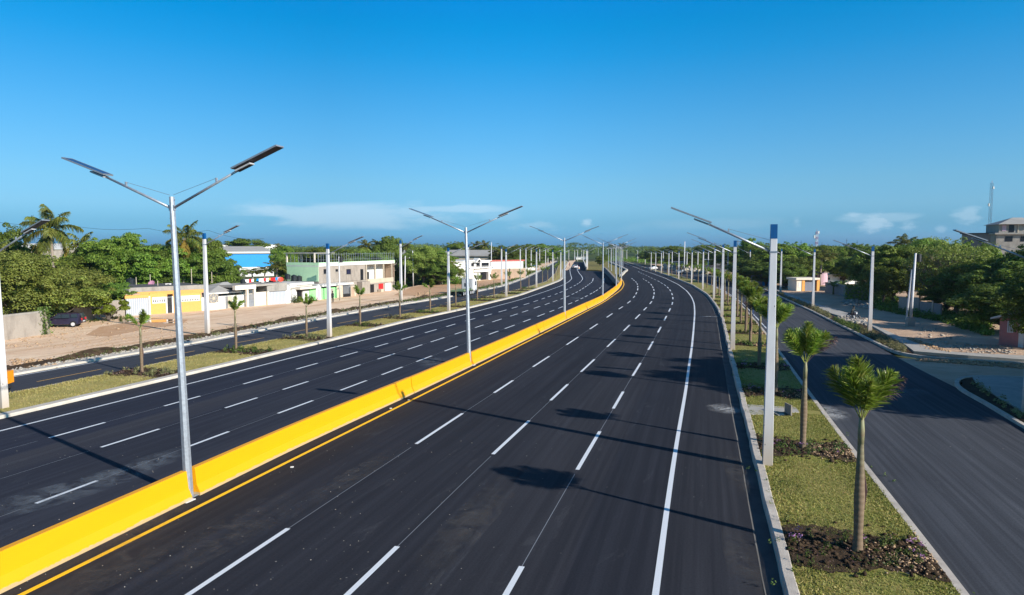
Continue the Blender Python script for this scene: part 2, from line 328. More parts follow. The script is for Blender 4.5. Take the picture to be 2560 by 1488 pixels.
def struct(o,kind='structure'): o['kind']=kind; return o
ORD=['nearest','second nearest','third nearest','fourth','fifth','sixth','seventh','eighth','ninth','tenth','eleventh','twelfth','thirteenth','fourteenth','fifteenth','sixteenth','seventeenth','eighteenth','nineteenth','twentieth']
ORD+=['twenty-'+w for w in ('first','second','third','fourth','fifth','sixth','seventh','eighth','ninth')]+['thirtieth']+['thirty-'+w for w in ('first','second','third','fourth','fifth','sixth','seventh','eighth','ninth')]
# ---------------------------------------------------------------- surveyed lines (photo pixels of painted lines and kerbs on the ground)
PX=dict(
L1=[(469.6,1488),(731.5,1314),(1038,1112),(1154.5,1034.5),(1236,982),(1283,952),(1330.5,917.4),(1375,890.5),(1415.5,862.6),(1446.9,842.4),(1473.8,822.9),(1494.8,810.2),(1516.2,793.6),(1532,784),(1546.4,772.9),(1557.6,766.7),(1568.6,758.6),(1577.4,752.4),(1582.9,744.8),(1587.6,740),(1591,733),(1594.8,723.8),(1594.5,716.7),(1593.6,710.5),(1590,705),(1585,701),(1580,697),(1568,686),(1556,673),(1543,661),(1530,654)],
L2=[(868,1488),(1003,1358.5),(1228.8,1136.8),(1323,1053.7),(1375.3,1001),(1419.5,962),(1452,929.3),(1487.6,898.3),(1516.7,868),(1539.3,847.9),(1559,826.9),(1575,812.6),(1587.6,797.6),(1600.5,786),(1608.6,776),(1617,768.6),(1624.3,760),(1630.5,753.6),(1633.6,743.6),(1635.7,733.6),(1635,725),(1632,718),(1628.6,712),(1622,706),(1615.5,702),(1608.8,698),(1590,686),(1570,671),(1552,660),(1535,654)],
L3=[(1265,1488),(1304,1416),(1441.6,1177),(1499,1079.8),(1534.7,1020.4),(1558,978.3),(1581,940.5),(1602,907.9),(1621,874.5),(1632.6,853.8),(1644.5,831.7),(1652.4,817.4),(1661,801.4),(1666,790),(1672.6,779),(1676,771),(1681.4,759),(1682.6,746),(1680.5,735.7),(1676,726),(1669.5,719),(1662.6,713),(1654,708),(1646,703),(1637,699),(1629,695.5),(1622,692),(1615.5,688),(1609,685.7),(1602.9,682.9),(1597,680),(1578,670),(1558,659.5),(1540,653.5)],
R=[(1640,1488),(1662.4,1301.4),(1687.3,1132.8),(1706.5,1020.4),(1715.5,973.3),(1721.4,921),(1729.8,868.6),(1734.5,818.6),(1737,782.9),(1735.7,759),(1728.6,742),(1716.7,727),(1695,711),(1664,696),(1628.6,683),(1611,677.4),(1587,667.9),(1572.9,662),(1560,657),(1545,653)],
Y=[(51,1488),(400,1317),(650.7,1188.6),(859.6,1085.6),(989,1020.6),(1178,926),(1300,863.6),(1366.7,830.5),(1438,793.6),(1509.5,756),(1545,731),(1554.8,723),(1560.5,711),(1557,701.5),(1553,697)],
BB=[(0,1485),(400,1289),(467,1257),(729,1124),(1030.6,987),(1179,916),(1300,858),(1354.8,830.5),(1412,802),(1509.5,753),(1534,734),(1547.6,722),(1554.8,711),(1555,703)],
A=[(1910,1488),(1881.4,1321),(1854,1170.5),(1839,1080.6),(1827,1020.4),(1815,948),(1807,900),(1790.5,792),(1781,768.6),(1759.5,737.6),(1723.8,713.8),(1676,694),(1628.6,676.5),(1590,663.5),(1565,656),(1550,652.5)],
LL1=[(87,1259.7),(248,1201),(462.7,1119.6),(695.8,1033),(782,1002.5),(850,976),(916.7,952.5),(954,937),(1008,917),(1041,904),(1080.6,890),(1111,877.5),(1145.8,865.8),(1175,853.9),(1201,844.7),(1221,836.4),(1246,828),(1262,822),(1287,813),(1306.7,805),(1327.9,797.9),(1343,791.4),(1361,784.8),(1385.7,775.7),(1407,766.7),(1420,761),(1431,757),(1452,747.6),(1462.6,742.4),(1475,736),(1495,724.5),(1506,715),(1510,704),(1510.5,696)],
LL2=[(250.8,1118.6),(405.4,1071.5),(600,1008),(645.8,994),(706,974),(772.8,953.9),(836,932.5),(902,912),(945,897.5),(989.7,883.9),(1017.5,874),(1056,862),(1077,854.7),(1111,844.7),(1136.7,835.6),(1165,827),(1188.9,819),(1209,812.8),(1230,805),(1254.7,797.5),(1275,791),(1294,785),(1305.5,781),(1321,776),(1334.5,771),(1350.5,766),(1362,762),(1374.5,757.9),(1393,751),(1416,743),(1430,736.4),(1449,727),(1462.6,718),(1478.6,706.7),(1482,702),(1483,696)],
LL3=[(121.8,1095),(265.6,1056),(408.5,1016),(607,960.8),(679,940.8),(737.5,923.9),(795,908.6),(850,892),(894,879.7),(938,867.8),(971,858.6),(1003,848.9),(1033,840.5),(1063.9,832),(1092.5,823.6),(1116.7,817),(1138,810.6),(1161,803),(1186,796.4),(1212,790),(1230,785),(1247.8,780.6),(1265,775),(1280.6,771),(1294,766.7),(1310.7,762.4),(1322,758.3),(1335,754.8),(1344.5,751),(1370,742.6),(1377.4,740),(1407,729),(1420,722.6),(1443,711),(1449,706.7),(1454.8,701.4),(1456.7,696),(1453.6,690),(1447.6,683),(1443.6,675.7)],
LE=[(0,1077.7),(204.8,1026.5),(436,969),(600,927.5),(794,878),(905.6,852),(1016.7,823),(1155.6,788.6),(1200,776.4),(1300,750),(1366.7,728),(1402,715),(1421,705.5),(1429.8,697),(1426,685),(1424.5,675.7),(1429.8,661.4),(1433.7,658)],
LC=[(0,1048),(204.8,1001),(436,946.6),(600,908),(850,848),(1016.7,805),(1172,772),(1300,740),(1378.6,711.4),(1402,702),(1411,694),(1409,677),(1415.7,667),(1421,657),(1417,652.5)],
GL=[(16.4,986.5),(143,964),(264,939.5),(430,903),(600,869),(830.6,823),(1072,774.7),(1216.5,742.5),(1279,728.6),(1332,714.6),(1366.7,704),(1389,683),(1396,664),(1402,655)],
FW=[(32.8,942.5),(259,901.5),(430,873),(600,840),(816.7,797),(1002.8,763.6),(1116.7,745.6),(1197,730),(1262,716),(1314,697),(1349,680),(1366,669),(1383,659),(1394,653)],
FO=[(90.8,954.7),(249,923.6),(387.7,898),(486,877),(600,855),(664,845),(730.6,831),(792.5,818.6),(845.8,809),(893.6,799.7),(1060,768),(1200,740),(1280,723)],
RC=[(2412,1488),(2312.7,1351),(2189.5,1200),(2042,1007.5),(1976.5,917),(1914.7,833),(1880,792.6),(1847,756.6),(1805,727),(1772,711.5),(1735,700),(1700,691),(1650,678.5),(1620,671),(1590,663),(1568,657)],
RE=[(2560,1061),(2467.5,1007),(2410,978.6),(2300,925),(2214,878),(2162,844),(2080.7,802),(2028,775.7),(1965.5,747),(1912,722),(1850,703),(1794,691),(1763,686),(1711,678.5),(1640,667),(1600,660),(1573,655)],
)
def resample(P,step):
    P=np.asarray(P,float); seg=np.r_[0,np.cumsum(np.hypot(*np.diff(P,axis=0).T))]; n=max(2,int(seg[-1]/step)+1)
    t=np.linspace(0,seg[-1],n); return np.c_[np.interp(t,seg,P[:,0]),np.interp(t,seg,P[:,1])]
def smooth_line(P,sig,it):
    P=P.copy()
    for _ in range(it):
        Q=P.copy(); Q[1:-1]=.25*P[:-2]+.5*P[1:-1]+.25*P[2:]; P=Q
    return P
def line(name,back=0,it=22,step=1.0):
    P=np.array([G(*p) for p in PX[name]])
    if back:
        j=min(3,len(P)-1); d=P[0]-P[j]; d/=np.hypot(*d); P=np.vstack([P[0]+d*back,P])
    return smooth_line(resample(P,step),1,it)
def normals(P):
    d=np.gradient(P,axis=0); d/=np.maximum(1e-6,np.hypot(*d.T))[:,None]; return np.c_[-d[:,1],d[:,0]]   # left-hand normal
def offset(P,o): return P+normals(P)*o
def clip_start(P,y0):   # cut or keep from forward distance y0 onwards
    return P
LN={}
for k,b in (('L1',42),('L2',38),('L3',34),('R',32),('Y',44),('BB',44),('A',32),('LL1',34),('LL2',26),('LL3',20),('LE',20),('LC',18),('GL',20),('FW',20),('FO',20),('RC',34)): LN[k]=line(k,b)
LN['RE']=line('RE',34)
LN['BC']=offset(LN['BB'],.30)     # barrier centre line
LN['BL']=offset(LN['BB'],.60)
def nres(P,n):
    seg=np.r_[0,np.cumsum(np.hypot(*np.diff(P,axis=0).T))]; t=np.linspace(0,seg[-1],n)
    return np.c_[np.interp(t,seg,P[:,0]),np.interp(t,seg,P[:,1])]
def sheet(name,lines,us,z,mat,n=260,kind='structure',sub=1):
    """ribbon mesh through several long lines, uv = metres across / along"""
    Ls=[nres(l,n) for l in lines]; mid=Ls[len(Ls)//2]; v=np.r_[0,np.cumsum(np.hypot(*np.diff(mid,axis=0).T))]
    zs=z if isinstance(z,(list,tuple)) else [z]*len(Ls)
    V=[];UV=[]
    for i in range(n):
        for j in range(len(Ls)): V.append((Ls[j][i][0],Ls[j][i][1],zs[j])); UV.append((us[j],v[i]))
    m=len(Ls); F=[(i*m+j,i*m+j+1,(i+1)*m+j+1,(i+1)*m+j) for i in range(n-1) for j in range(m-1)]
    me=bpy.data.meshes.new(name); me.from_pydata(V,[],F); ul=me.uv_layers.new(name='UVMap')
    for l in me.loops: ul.data[l.index].uv=UV[l.vertex_index]
    me.update(); 
    if me.polygons[0].normal.z<0: me.flip_normals()
    me.materials.append(M[mat]); o=bpy.data.objects.new(name,me); col.objects.link(o)
    if kind: o['kind']=kind
    return o
def ext(P,pts): return np.vstack([P]+[np.array([G(*p)]) for p in pts])
# right carriageway
bb_far=ext(LN['BB'][:-1],[(1556,697),(1563,688),(1571,680),(1562,671),(1545,661),(1524,654)])
sheet('road',[offset(bb_far,.28),LN['L1'],LN['L2'],LN['L3'],LN['R'],LN['A']],[0,4.2,7.7,11.1,14.7,17.2],0.0,'asph_r',420)
# left carriageway
LLw1=ext(LN['LL1'],[(1500,684),(1480,678),(1462,672),(1460,663),(1452,655)])
LLw2=ext(LN['LL2'],[(1475,685),(1460,675),(1457,664),(1446,655)])
LLw3=ext(LN['LL3'],[(1444,665),(1438,654)])
LEw=ext(LN['LE'],[(1430,653)])
BLw=ext(LN['BL'][:-12],[(1540,718),(1531,705),(1522,694),(1509,679.5),(1486,678),(1464,677),(1462,668),(1457,656)])
sheet('road',[LN['LC'],LEw,LLw3,LLw2,LLw1,offset(BLw,-.02)],[0,2.4,6,9.5,13,17],0.0,'asph_l',420)
# frontage roads
sheet('frontage_road',[offset(LN['FW'],.35),offset(LN['FW'],-.2),LN['GL']],[0,.5,6],0.0,'asph_fl',300)
RCe=LN['RC']; 
sheet('frontage_road',[RCe,RCe+ (nres(LN['RE'],len(RCe))-RCe)*.5,nres(LN['RE'],len(RCe))],[0,5,10],0.0,'asph_fr',300)
# ---- painted markings
def strip_mb(mb,P,w,z):
    n=normals(P); a=P+n*w/2; b=P-n*w/2; base=len(mb.v)
    for i in range(len(P)): mb.v.append((a[i][0],a[i][1],z)); mb.v.append((b[i][0],b[i][1],z))
    for i in range(len(P)-1): mb.f.append((base+2*i,base+2*i+1,base+2*i+3,base+2*i+2))
def marking(name,mb,mat):
    me=bpy.data.meshes.new(name); me.from_pydata(mb.v,[],mb.f); me.update()
    if me.polygons[0].normal.z<0: me.flip_normals()
    me.materials.append(M[mat]); o=bpy.data.objects.new(name,me); col.objects.link(o); struct(o); return o
mb=MB(); strip_mb(mb,LN['R'],.165,.006); marking('edge_line',mb,'white_paint')
mb=MB(); strip_mb(mb,LN['LE'],.15,.006); marking('edge_line',mb,'white_paint')
mb=MB(); strip_mb(mb,offset(LN['FW'],0),.13,.006); marking('edge_line',mb,'white_paint')
mb=MB(); strip_mb(mb,offset(LN['RC'],-.35)[:],.12,.006); 
mb2=MB(); P=offset(LN['RC'],-.45); P=P[P[:,1]>68]; strip_mb(mb2,P,.12,.006); marking('edge_line',mb2,'white_paint')
mb=MB(); strip_mb(mb,offset(LN['Y'],0),.165,.006); marking('yellow_line',mb,'yellow_paint')
DASH=dict(
L1=[((1038,1112),(1154.5,1034.5)),((1236,982),(1283,952)),((1330.5,917.4),(1375,890.5)),((1415.5,862.6),(1446.9,842.4)),((1473.8,822.9),(1494.8,810.2)),((1516.2,793.6),(1532,784)),((1546.4,772.9),(1557.6,766.7)),((1568.6,758.6),(1577.4,752.4)),((1582.9,744.8),(1587.6,740)),((1590,736),(1592,731)),((1594.6,726),(1594.9,721)),((1594.9,718.5),(1594.4,715)),((1594,712),(1592.5,709)),((1590.8,706.5),(1588.6,704)),((1586,702),(1583.5,699.7)),((1581,698),(1578.5,696))],
L2=[((1228.8,1136.8),(1323,1053.7)),((1375.3,1001),(1419.5,962)),((1452,929.3),(1487.6,898.3)),((1516.7,868),(1539.3,847.9)),((1559,826.9),(1575,812.6)),((1587.6,797.6),(1600.5,786)),((1608.6,776),(1617,768.6)),((1624.3,760),(1630.5,753.6)),((1632.8,747),(1634.6,740)),((1635.3,736),(1635.8,731)),((1635.3,727),(1634,723)),((1632.8,720),(1631,716.5)),((1629.8,713.8),(1626.5,710.3)),((1623.5,707.5),(1620,705)),((1617,703),(1613.5,700.8)),((1610,699),(1607,697))],
L3=[((1441.6,1177),(1499,1079.8)),((1534.7,1020.4),(1558,978.3)),((1581,940.5),(1602,907.9)),((1621,874.5),(1632.6,853.8)),((1644.5,831.7),(1652.4,817.4)),((1661,801.4),(1666,790)),((1672.6,779),(1676,771)),((1680.5,762),(1682,755.5)),((1682.8,748.5),(1682.4,743)),((1681.2,738),(1679.7,733)),((1677.4,728),(1674.6,724)),((1671.6,721),(1667.6,717)),((1664.6,714.8),(1660,711.5)),((1656.5,709.5),(1651.5,706.6)),((1648.5,704.7),(1643.5,702)),((1639.5,700.2),(1634.5,697.9)),((1631,696.3),(1627,694.5)),((1624,692.9),(1620,691)),((1617.4,689.4),(1613.6,687.5)),((1611,686.4),(1607.5,684.9)),((1605,683.9),(1601,682)),((1599,681),(1595.5,679.2))],
LL1=[((87,1259.7),(248,1201)),((462.7,1119.6),(572,1080)),((695.8,1033),(782,1002.5)),((850,976),(916.7,952.5)),((954,937),(1008,917)),((1041,904),(1080.6,890)),((1111,877.5),(1145.8,865.8)),((1175,853.9),(1201,844.7)),((1221,836.4),(1246,828)),((1262,822),(1287,813)),((1306.7,805),(1327.9,797.9)),((1343,791.4),(1361,784.8)),((1374.5,779.8),(1385.7,775.7)),((1395,771.4),(1407,766.7)),((1420,761),(1431,757)),((1439,753.6),(1446.4,750.4)),((1452,747.6),(1458.6,744.6)),((1462.6,742.4),(1469.6,739)),((1475,736),(1481,733)),((1484,731.5),(1488.5,728.8)),((1490.5,727.8),(1495.5,724.5)),((1499,721.5),(1502,718.8)),((1504.5,716.5),(1506.5,714)),((1508,711.5),(1509,708.5)),((1509.6,706.5),(1510,703.5)),((1510.3,702),(1510.6,696))],
LL2=[((250.8,1118.6),(405.4,1071.5)),((560,1021),(645.8,994)),((706,974),(772.8,953.9)),((836,932.5),(902,912)),((945,897.5),(989.7,883.9)),((1017.5,874),(1056,862)),((1077,854.7),(1111,844.7)),((1136.7,835.6),(1165,827)),((1188.9,819),(1209,812.8)),((1230,805),(1254.7,797.5)),((1275,791),(1294,785)),((1305.5,781),(1321,776)),((1334.5,771),(1350.5,766)),((1362,762),(1374.5,757.9)),((1382,755),(1393,751)),((1402.5,748),(1409.5,745.3)),((1416,743),(1425,739.5)),((1430,736.4),(1435.7,734)),((1440,731.8),(1445,729.3)),((1448.5,727.3),(1453,724.6)),((1456,722.7),(1460,719.8)),((1463,717.8),(1466.5,715.5)),((1468.5,714),(1471.5,712)),((1473.5,710.6),(1476,708.7)),((1478,707.2),(1480,705)),((1481,703.5),(1483.2,695.8))],
LL3=[((121.8,1095),(265.6,1056)),((408.5,1016),(500,991)),((607,960.8),(679,940.8)),((737.5,923.9),(795,908.6)),((850,892),(894,879.7)),((938,867.8),(971,858.6)),((1003,848.9),(1033,840.5)),((1063.9,832),(1092.5,823.6)),((1116.7,817),(1138,810.6)),((1161,803),(1186,796.4)),((1212,790),(1230,785)),((1247.8,780.6),(1265,775)),((1280.6,771),(1294,766.7)),((1310.7,762.4),(1322,758.3)),((1335,754.8),(1344.5,751)),((1354.8,747.9),(1362.6,745.2)),((1370,742.6),(1377.4,740)),((1385.7,736.4),(1393.3,734)),((1399,732),(1407,729)),((1413,726),(1420,722.6)),((1424.5,720.5),(1430,717.5)),((1434,715.3),(1438.5,712.8)),((1442,711.2),(1445.5,709)),((1448,707.3),(1451,704.8)),((1452.5,703.4),(1454.6,701.4)),((1455.5,700),(1456.7,696),(1453.6,690),(1447.6,683),(1443.6,675.7),(1442.5,668))],
FO=[((90.8,954.7),(249,923.6)),((387.7,898),(486,877)),((586,858),(664,845)),((730.6,831),(792.5,818.6)),((845.8,809),(893.6,799.7)),((932,792),(970,785)),((1003,778.5),(1033,772.5)),((1062,767),(1087,762)),((1110,757.5),(1130,753.5)),((1150,749.5),(1168,746)),((1186,742),(1202,738.5)),((1218,735),(1232,732)),((1246,729),(1258,726.3))],
)
def nearest_idx(P,q): return int(np.argmin(np.hypot(*(P-q).T)))
for k,ds in DASH.items():
    mb=MB(); gl=MB(); Lk=resample(LN[k],.25)
    prev=None
    for d in ds:
        w=.15 if k[0]!='F' else .12
        if len(d)==2:
            i,j=sorted((nearest_idx(Lk,G(*d[0])),nearest_idx(Lk,G(*d[1])))); j=max(j,i+4); P=Lk[i:j+1]
        else: P=resample([G(*p) for p in d],1); i=nearest_idx(Lk,P[0]); j=i
        if k=='L1' and P[0][1]<15: continue
        if Lk[i][1]>60: w*=1.12
        strip_mb(mb,P,w,.006)
        if prev is not None and i>prev+2 and Lk[i][1]<75 and k[0]!='F': strip_mb(gl,Lk[prev:i+1:2],.022,.004)
        prev=j
    # dashes nearer than the surveyed ones
    first=nearest_idx(Lk,G(*ds[0][0])); 
    if k=='L1': starts=[(nearest_idx(Lk,G(440,1508)),nearest_idx(Lk,G(722,1320)))]
    elif k=='L2': starts=[(nearest_idx(Lk,G(850,1505)),nearest_idx(Lk,G(1000,1362)))]
    elif k=='L3': starts=[(nearest_idx(Lk,G(1250,1515)),nearest_idx(Lk,G(1304,1416)))]
    else: starts=[]
    for (i,j) in starts: 
        strip_mb(mb,Lk[i:j+1],.155,.006); strip_mb(gl,Lk[j:first:2],.022,.004)
    # behind and beside the camera: 4.5 m dashes every 11 m
    i=(starts[0][0] if starts else first)-26
    while i-18>0:
        strip_mb(mb,Lk[i-18:i],.15,.006); 
        if k[0]!='F': strip_mb(gl,Lk[i:i+26:2],.022,.004)
        i-=44
    marking('lane_dashes',mb,'white_paint' if k!='FO' else 'orange_paint')
    if gl.f: marking('guide_line',gl,'guide')
# ---- kerbs, gutters, medians
def profile(name,P,prof,mat,kind='structure'):
    """sweep a cross-section [(offset to the right, z),...] along P"""
    n=normals(P); mb=MB(); m=len(prof)
    for i in range(len(P)):
        for o,z in prof: q=P[i]-n[i]*o; mb.v.append((q[0],q[1],z))
    for i in range(len(P)-1):
        for j in range(m): a=i*m+j; b=i*m+(j+1)%m; mb.f.append((a,b,b+m,a+m))
    mb.f.append(tuple(range(m))); mb.f.append(tuple(range((len(P)-1)*m,len(P)*m))[::-1])
    o=mb.build(name,mat); 
    if kind: o['kind']=kind
    return o
def wob(P,a): 
    t=rng.normal(0,a,len(P)); t=np.convolve(t,np.ones(3)/3,'same'); return P+normals(P)*t[:,None]
A2=LN['A']
profile('gutter',wob(A2,.03),[(-.005,-.004),(.005,.004),(.10,-.07),(.50,-.09),(.50,-.2),(0,-.2)],'gutter')
profile('kerb',wob(A2,.045),[(.48,-.12),(.50,.17),(.53,.20),(.76,.20),(.79,.16),(.79,-.12)],'kerb')
profile('kerb',offset(LN['RC'],.0),[(-.24,-.1),(-.24,.17),(-.03,.17),(0,.13),(0,-.1)],'kerb')
profile('kerb',wob(LN['LC'],.01),[(-.62,-.1),(-.62,.15),(-.04,.16),(.0,.10),(.0,-.1)],'kerb_white')
profile('kerb',LN['GL'],[(-.02,-.1),(-.02,.10),(.10,.10),(.10,-.1)],'kerb')
profile('kerb',offset(LN['FW'],.35),[(-.75,-.1),(-.75,.13),(-.04,.14),(0,.10),(0,-.1)],'kerb_white')
NN=320
RG_in=offset(A2,-.78); RG_out=offset(LN['RC'],.23)
sheet('grass_median',[RG_in,nres(RG_in,NN)*.66+nres(RG_out,NN)*.34,nres(RG_in,NN)*.33+nres(RG_out,NN)*.67,RG_out],[0,1,2,3],[.15,.17,.17,.15],'turf_r',NN)
GM_in=offset(LN['LC'],.61); GM_out=offset(LN['GL'],-.10)
sheet('grass_median',[GM_out,nres(GM_out,NN)*.5+nres(GM_in,NN)*.5,GM_in],[0,1,2],[.085,.14,.12],'turf_l',NN)
# ---- big ground
mb=MB(); 
mb.add([(-3700,-300,-.25),(3700,-300,-.25),(3700,3500,-.25),(-3700,3500,-.25)],[(0,1,2,3)])
struct(mb.build('terrain','terrain'))
def poly(name,pts,z,mat,kind='structure'):
    bm=bmesh.new(); vs=[bm.verts.new((p[0],p[1],z)) for p in pts]; f=bm.faces.new(vs)
    if f.normal.z<0 or True:
        bm.normal_update()
        if f.normal.z<0: f.normal_flip()
    bmesh.ops.triangulate(bm,faces=[f])
    me=bpy.data.meshes.new(name); bm.to_mesh(me); bm.free(); me.materials.append(M[mat]); o=bpy.data.objects.new(name,me); col.objects.link(o)
    if kind: o['kind']=kind
    return o
# left dirt: from kerb outward to the houses
FWk=offset(LN['FW'],1.08); n=len(FWk)
side=[]
for i,p in enumerate(FWk): side.append(p)
hl=np.array([[-90,5],[-75,30],[-56,55],[-51,72],[-49,84],[-42,91],[-36,98],[-32,110],[-30,122],[-22,132],[-18,160],[-12,200],[0,250],[12,330]])
sheet('dirt_ground',[nres(hl,300),nres(hl,300)*.5+nres(FWk,300)*.5,nres(FWk,300)],[0,8,16],[-.02,.0,.05],'dirt_l',300)
REk=LN['RE']
hr=np.array([[95,-15],[70,20],[58,40],[56,58],[54,84],[58,110],[66,130],[74,150],[80,180],[88,230],[96,300]])
# ---------------------------------------------------------------- median barrier
BC=resample(LN['BC'],.25)
def cum(P): return np.r_[0,np.cumsum(np.hypot(*np.diff(P,axis=0).T))]
cB=cum(BC)
def sat(px): return cB[nearest_idx(BC,G(*px))]
joints=[0,12,sat((12,1470))-2,sat((462,1243)),sat((1027,984)),sat((1176,913)),sat((1357,826)),sat((1410,799)),sat((1470,770)),sat((1507,751)),sat((1533,732)),sat((1546,718)),cB[-1]]
secname=['first full-height','second','third','fourth','fifth','sixth','seventh','eighth','ninth','tenth','eleventh','last']
hB=.93
def barrier_section(s0,s1,label):
    t=np.linspace(s0+.035,s1-.035,max(3,int((s1-s0)/1.0))); P=np.c_[np.interp(t,cB,BC[:,0]),np.interp(t,cB,BC[:,1])]
    k=sfar(P[:,1].mean()); h=hB*k
    prof=[(-.30,-.02),(-.30,.10),(-.17,.36*k),(-.115,h-.02),(-.10,h),(.10,h),(.115,h-.02),(.17,.36*k),(.30,.10),(.30,-.02)]
    o=profile('concrete_barrier',P,prof,'barrier',None)
    return tag(o,label,'barrier','yellow median barrier sections')
for i in range(2,len(joints)-1):
    lab={2:'yellow barrier section running off the bottom left of the picture',3:'long yellow barrier section beginning just right of the nearest median lamp'}.get(i)
    if lab is None: lab='yellow concrete barrier section, %s along the median counting from the camera'%ORD[i-2]
    a,b=joints[i],joints[i+1]
    pj=lambda j:.15 if j in (3,5,7,9) else 0
    barrier_section(a+pj(i),b-pj(i+1),lab)
# ---------------------------------------------------------------- lamp posts
def arm_parts(root,zatt,side,L,rise,Lp,pole_r,metal='galv'):
    """solar arm: tube, panel, lamp head, bracket and stay wire, pointing to local x*side"""
    s=side; x0=pole_r*.6; ux=L; 
    p0=Vector((s*x0,0,zatt)); p2=Vector((s*(x0+L),0,zatt+rise)); d=(p2-p0).normalized()
    a=MB().tube([p0,p0+d*(p2-p0).length*.62],[.045,.038],8); arm=a.build('arm',metal,root,True)
    q=p0+d*(p2-p0).length*.60
    MB().box(-.06,.06,-.05,.05,-.09,.09).build('arm_clamp',metal,arm).location=p0+Vector((s*-.02,0,0))
    # panel frame follows arm direction, flatter
    ang=math.atan2(d.z,d.x*s)*.86
    def place(o,c): o.location=c; o.rotation_euler=(0,-s*ang,0)
    hl=(p2-q).length/2; cpt=q+d*hl
    pb=MB().box(-hl,hl,-.19,.19,-.018,.018).build('solar_panel','panelback',root)
    pf=MB().box(-hl+.02,hl-.02,-.17,.17,.0185,.024).build('panel_face','panel',pb)
    fr=MB()
    for (a0,a1,b0,b1) in ((-hl,hl,-.20,-.185),(-hl,hl,.185,.20),(-hl-.01,-hl+.01,-.2,.2),(hl-.01,hl+.01,-.2,.2)): fr.box(a0,a1,b0,b1,-.022,.03)
    fr.build('panel_frame','steel',pb)
    place(pb,cpt+Vector((0,0,.045)))
    lh=MB().box(-.30,.30,-.12,.12,-.035,.015,.01).build('lamp_head','lampgrey',root); place(lh,q+d*.36+Vector((0,0,-.012)))
    MB().box(-.25,.25,-.09,.09,-.042,-.036).build('led_plate','darkgrey',lh)
    b=p0+d*(p2-p0).length*.42
    br=MB().box(-.025,.025,-.03,.03,-.03,.16).build('wire_bracket',metal,root); br.location=b
    MB().tube([b+Vector((0,0,.15)),Vector((s*pole_r*.7,0,zatt+.42))],.007,5).build('stay_wire','steel',root)
def metal_lamp():
    t=thing('median_lamp','twin','lamp post'); H=10.0
    p=MB(); p.tube([(0,0,0),(0,0,H)],[.155,.085],8,True,math.pi/8); pole=p.build('pole','galv',t)
    MB().box(-.22,.22,-.22,.22,0,.03).build('base_plate','galv',pole)
    for zz,sx in ((H-.12,.12),(H-.72,-.12)): MB().box(min(0,sx),max(0,sx),-.012,.012,zz,zz+.03).build('bolt','steel',pole)
    arm_parts(t,H-.36,1,4.0,1.72,1.3,.10); arm_parts(t,H-.36,-1,4.1,1.85,1.3,.10)
    return t
def conc_lamp():
    t=thing('street_lamp','single','lamp post'); H=9.1
    p=MB(); r=math.sqrt(2)
    def frust(z0,z1,a0,a1): p.add([(-a0,-a0,z0),(a0,-a0,z0),(a0,a0,z0),(-a0,a0,z0),(-a1,-a1,z1),(a1,-a1,z1),(a1,a1,z1),(-a1,a1,z1)],[(0,3,2,1),(4,5,6,7),(0,1,5,4),(1,2,6,5),(2,3,7,6),(3,0,4,7)])
    w=lambda z:.180-.070*z/H
    frust(-.15,H-.52,w(0),w(H-.52)); o=p.build('pole','pole_conc',t)
    bv=o.modifiers.new('b','BEVEL'); bv.width=.012; bv.segments=1
    h=MB()
    for zz in (1.6,2.1,2.6,3.6,4.2,5.4,6.3,7.2,8.0): 
        h.cyl(.02,-w(zz)-.001,zz,zz,.01,.01)
    h=MB()
    for zz in (1.7,3.4,3.55,3.7,5.2,6.6,7.6,8.2):
        a=w(zz)+.002
        h.box(-.012,.012,-a-.002,-a+.001,zz,zz+.03)
    p=MB(); frust(H-.52,H,w(H-.52)+.003,w(H)+.003); c=p.build('blue_cap','blue',t)
    MB().box(-w(H-1)-.015,w(H-1)+.015,-w(H-1)-.015,w(H-1)+.015,H-1.03,H-.97).build('strap','steel',t)
    arm_parts(t,H-1.0,-1,3.55,1.65,1.05,.14)
    return t
mlamp=metal_lamp(); clamp=conc_lamp(); mfam=family(mlamp); cfam=family(clamp)
used={'m':False,'c':False}
def put_lamp(kind,xy,rz,h,label,group,z=0,lean=0):
    base=mlamp if kind=='m' else clamp
    if not used[kind]: o=base; used[kind]=True
    else: o=dup(mfam if kind=='m' else cfam)
    k=h/(10.0 if kind=='m' else 9.1); o.location=(xy[0],xy[1],z); o.scale=(min(1,k*1.04),min(1,k*1.04),k); o.rotation_euler=(R(random.uniform(-.25,.25)),R(lean+random.uniform(-.25,.25)),rz)
    return tag(o,label,'lamp post',group)
def heading(P,q):
    i=nearest_idx(P,q); i=min(max(i,2),len(P)-3); d=P[i+2]-P[i-2]; return math.atan2(d[1],d[0])
PM=[(462,1243),(1176,913),(1410,799),(1507,751),(1544,725)]
for i,px in enumerate(PM):
    q=BC[nearest_idx(BC,G(*px))]; hd=heading(BC,q)-math.pi/2
    put_lamp('m',q,hd,9.9*(1-.0012*max(0,q[1]-22)),'%s galvanised twin-arm lamp post rising from the yellow median barrier'%ORD[i],'twin-arm lamps along the median barrier',lean=(-1.3,-.9,-.3,0,0)[i])
wallrow=[(1553.5,702),(1549,692),(1538,686),(1528,678.6),(1521,673.8)]
for i,px in enumerate(wallrow):
    put_lamp('m',G(*px),R(-20),8.2-.15*i,'%s twin-arm lamp counting away past the far end of the barrier'%ORD[i],'far twin-arm lamps beyond the barrier')
far_m=[(1554,672.6),(1557,668),(1550,664),(1545,662),(1533,659.8),(1527,657.5),(1515.5,652),(1495.5,650.5)]
for i,px in enumerate(far_m):
    q=G(*px); put_lamp('m',q,R(-15),(653-623 if i>5 else px[1]-621)/FPX*q[1],'%s lamp in the far cluster of posts beside the grass island'%ORD[i],'far cluster of lamps')
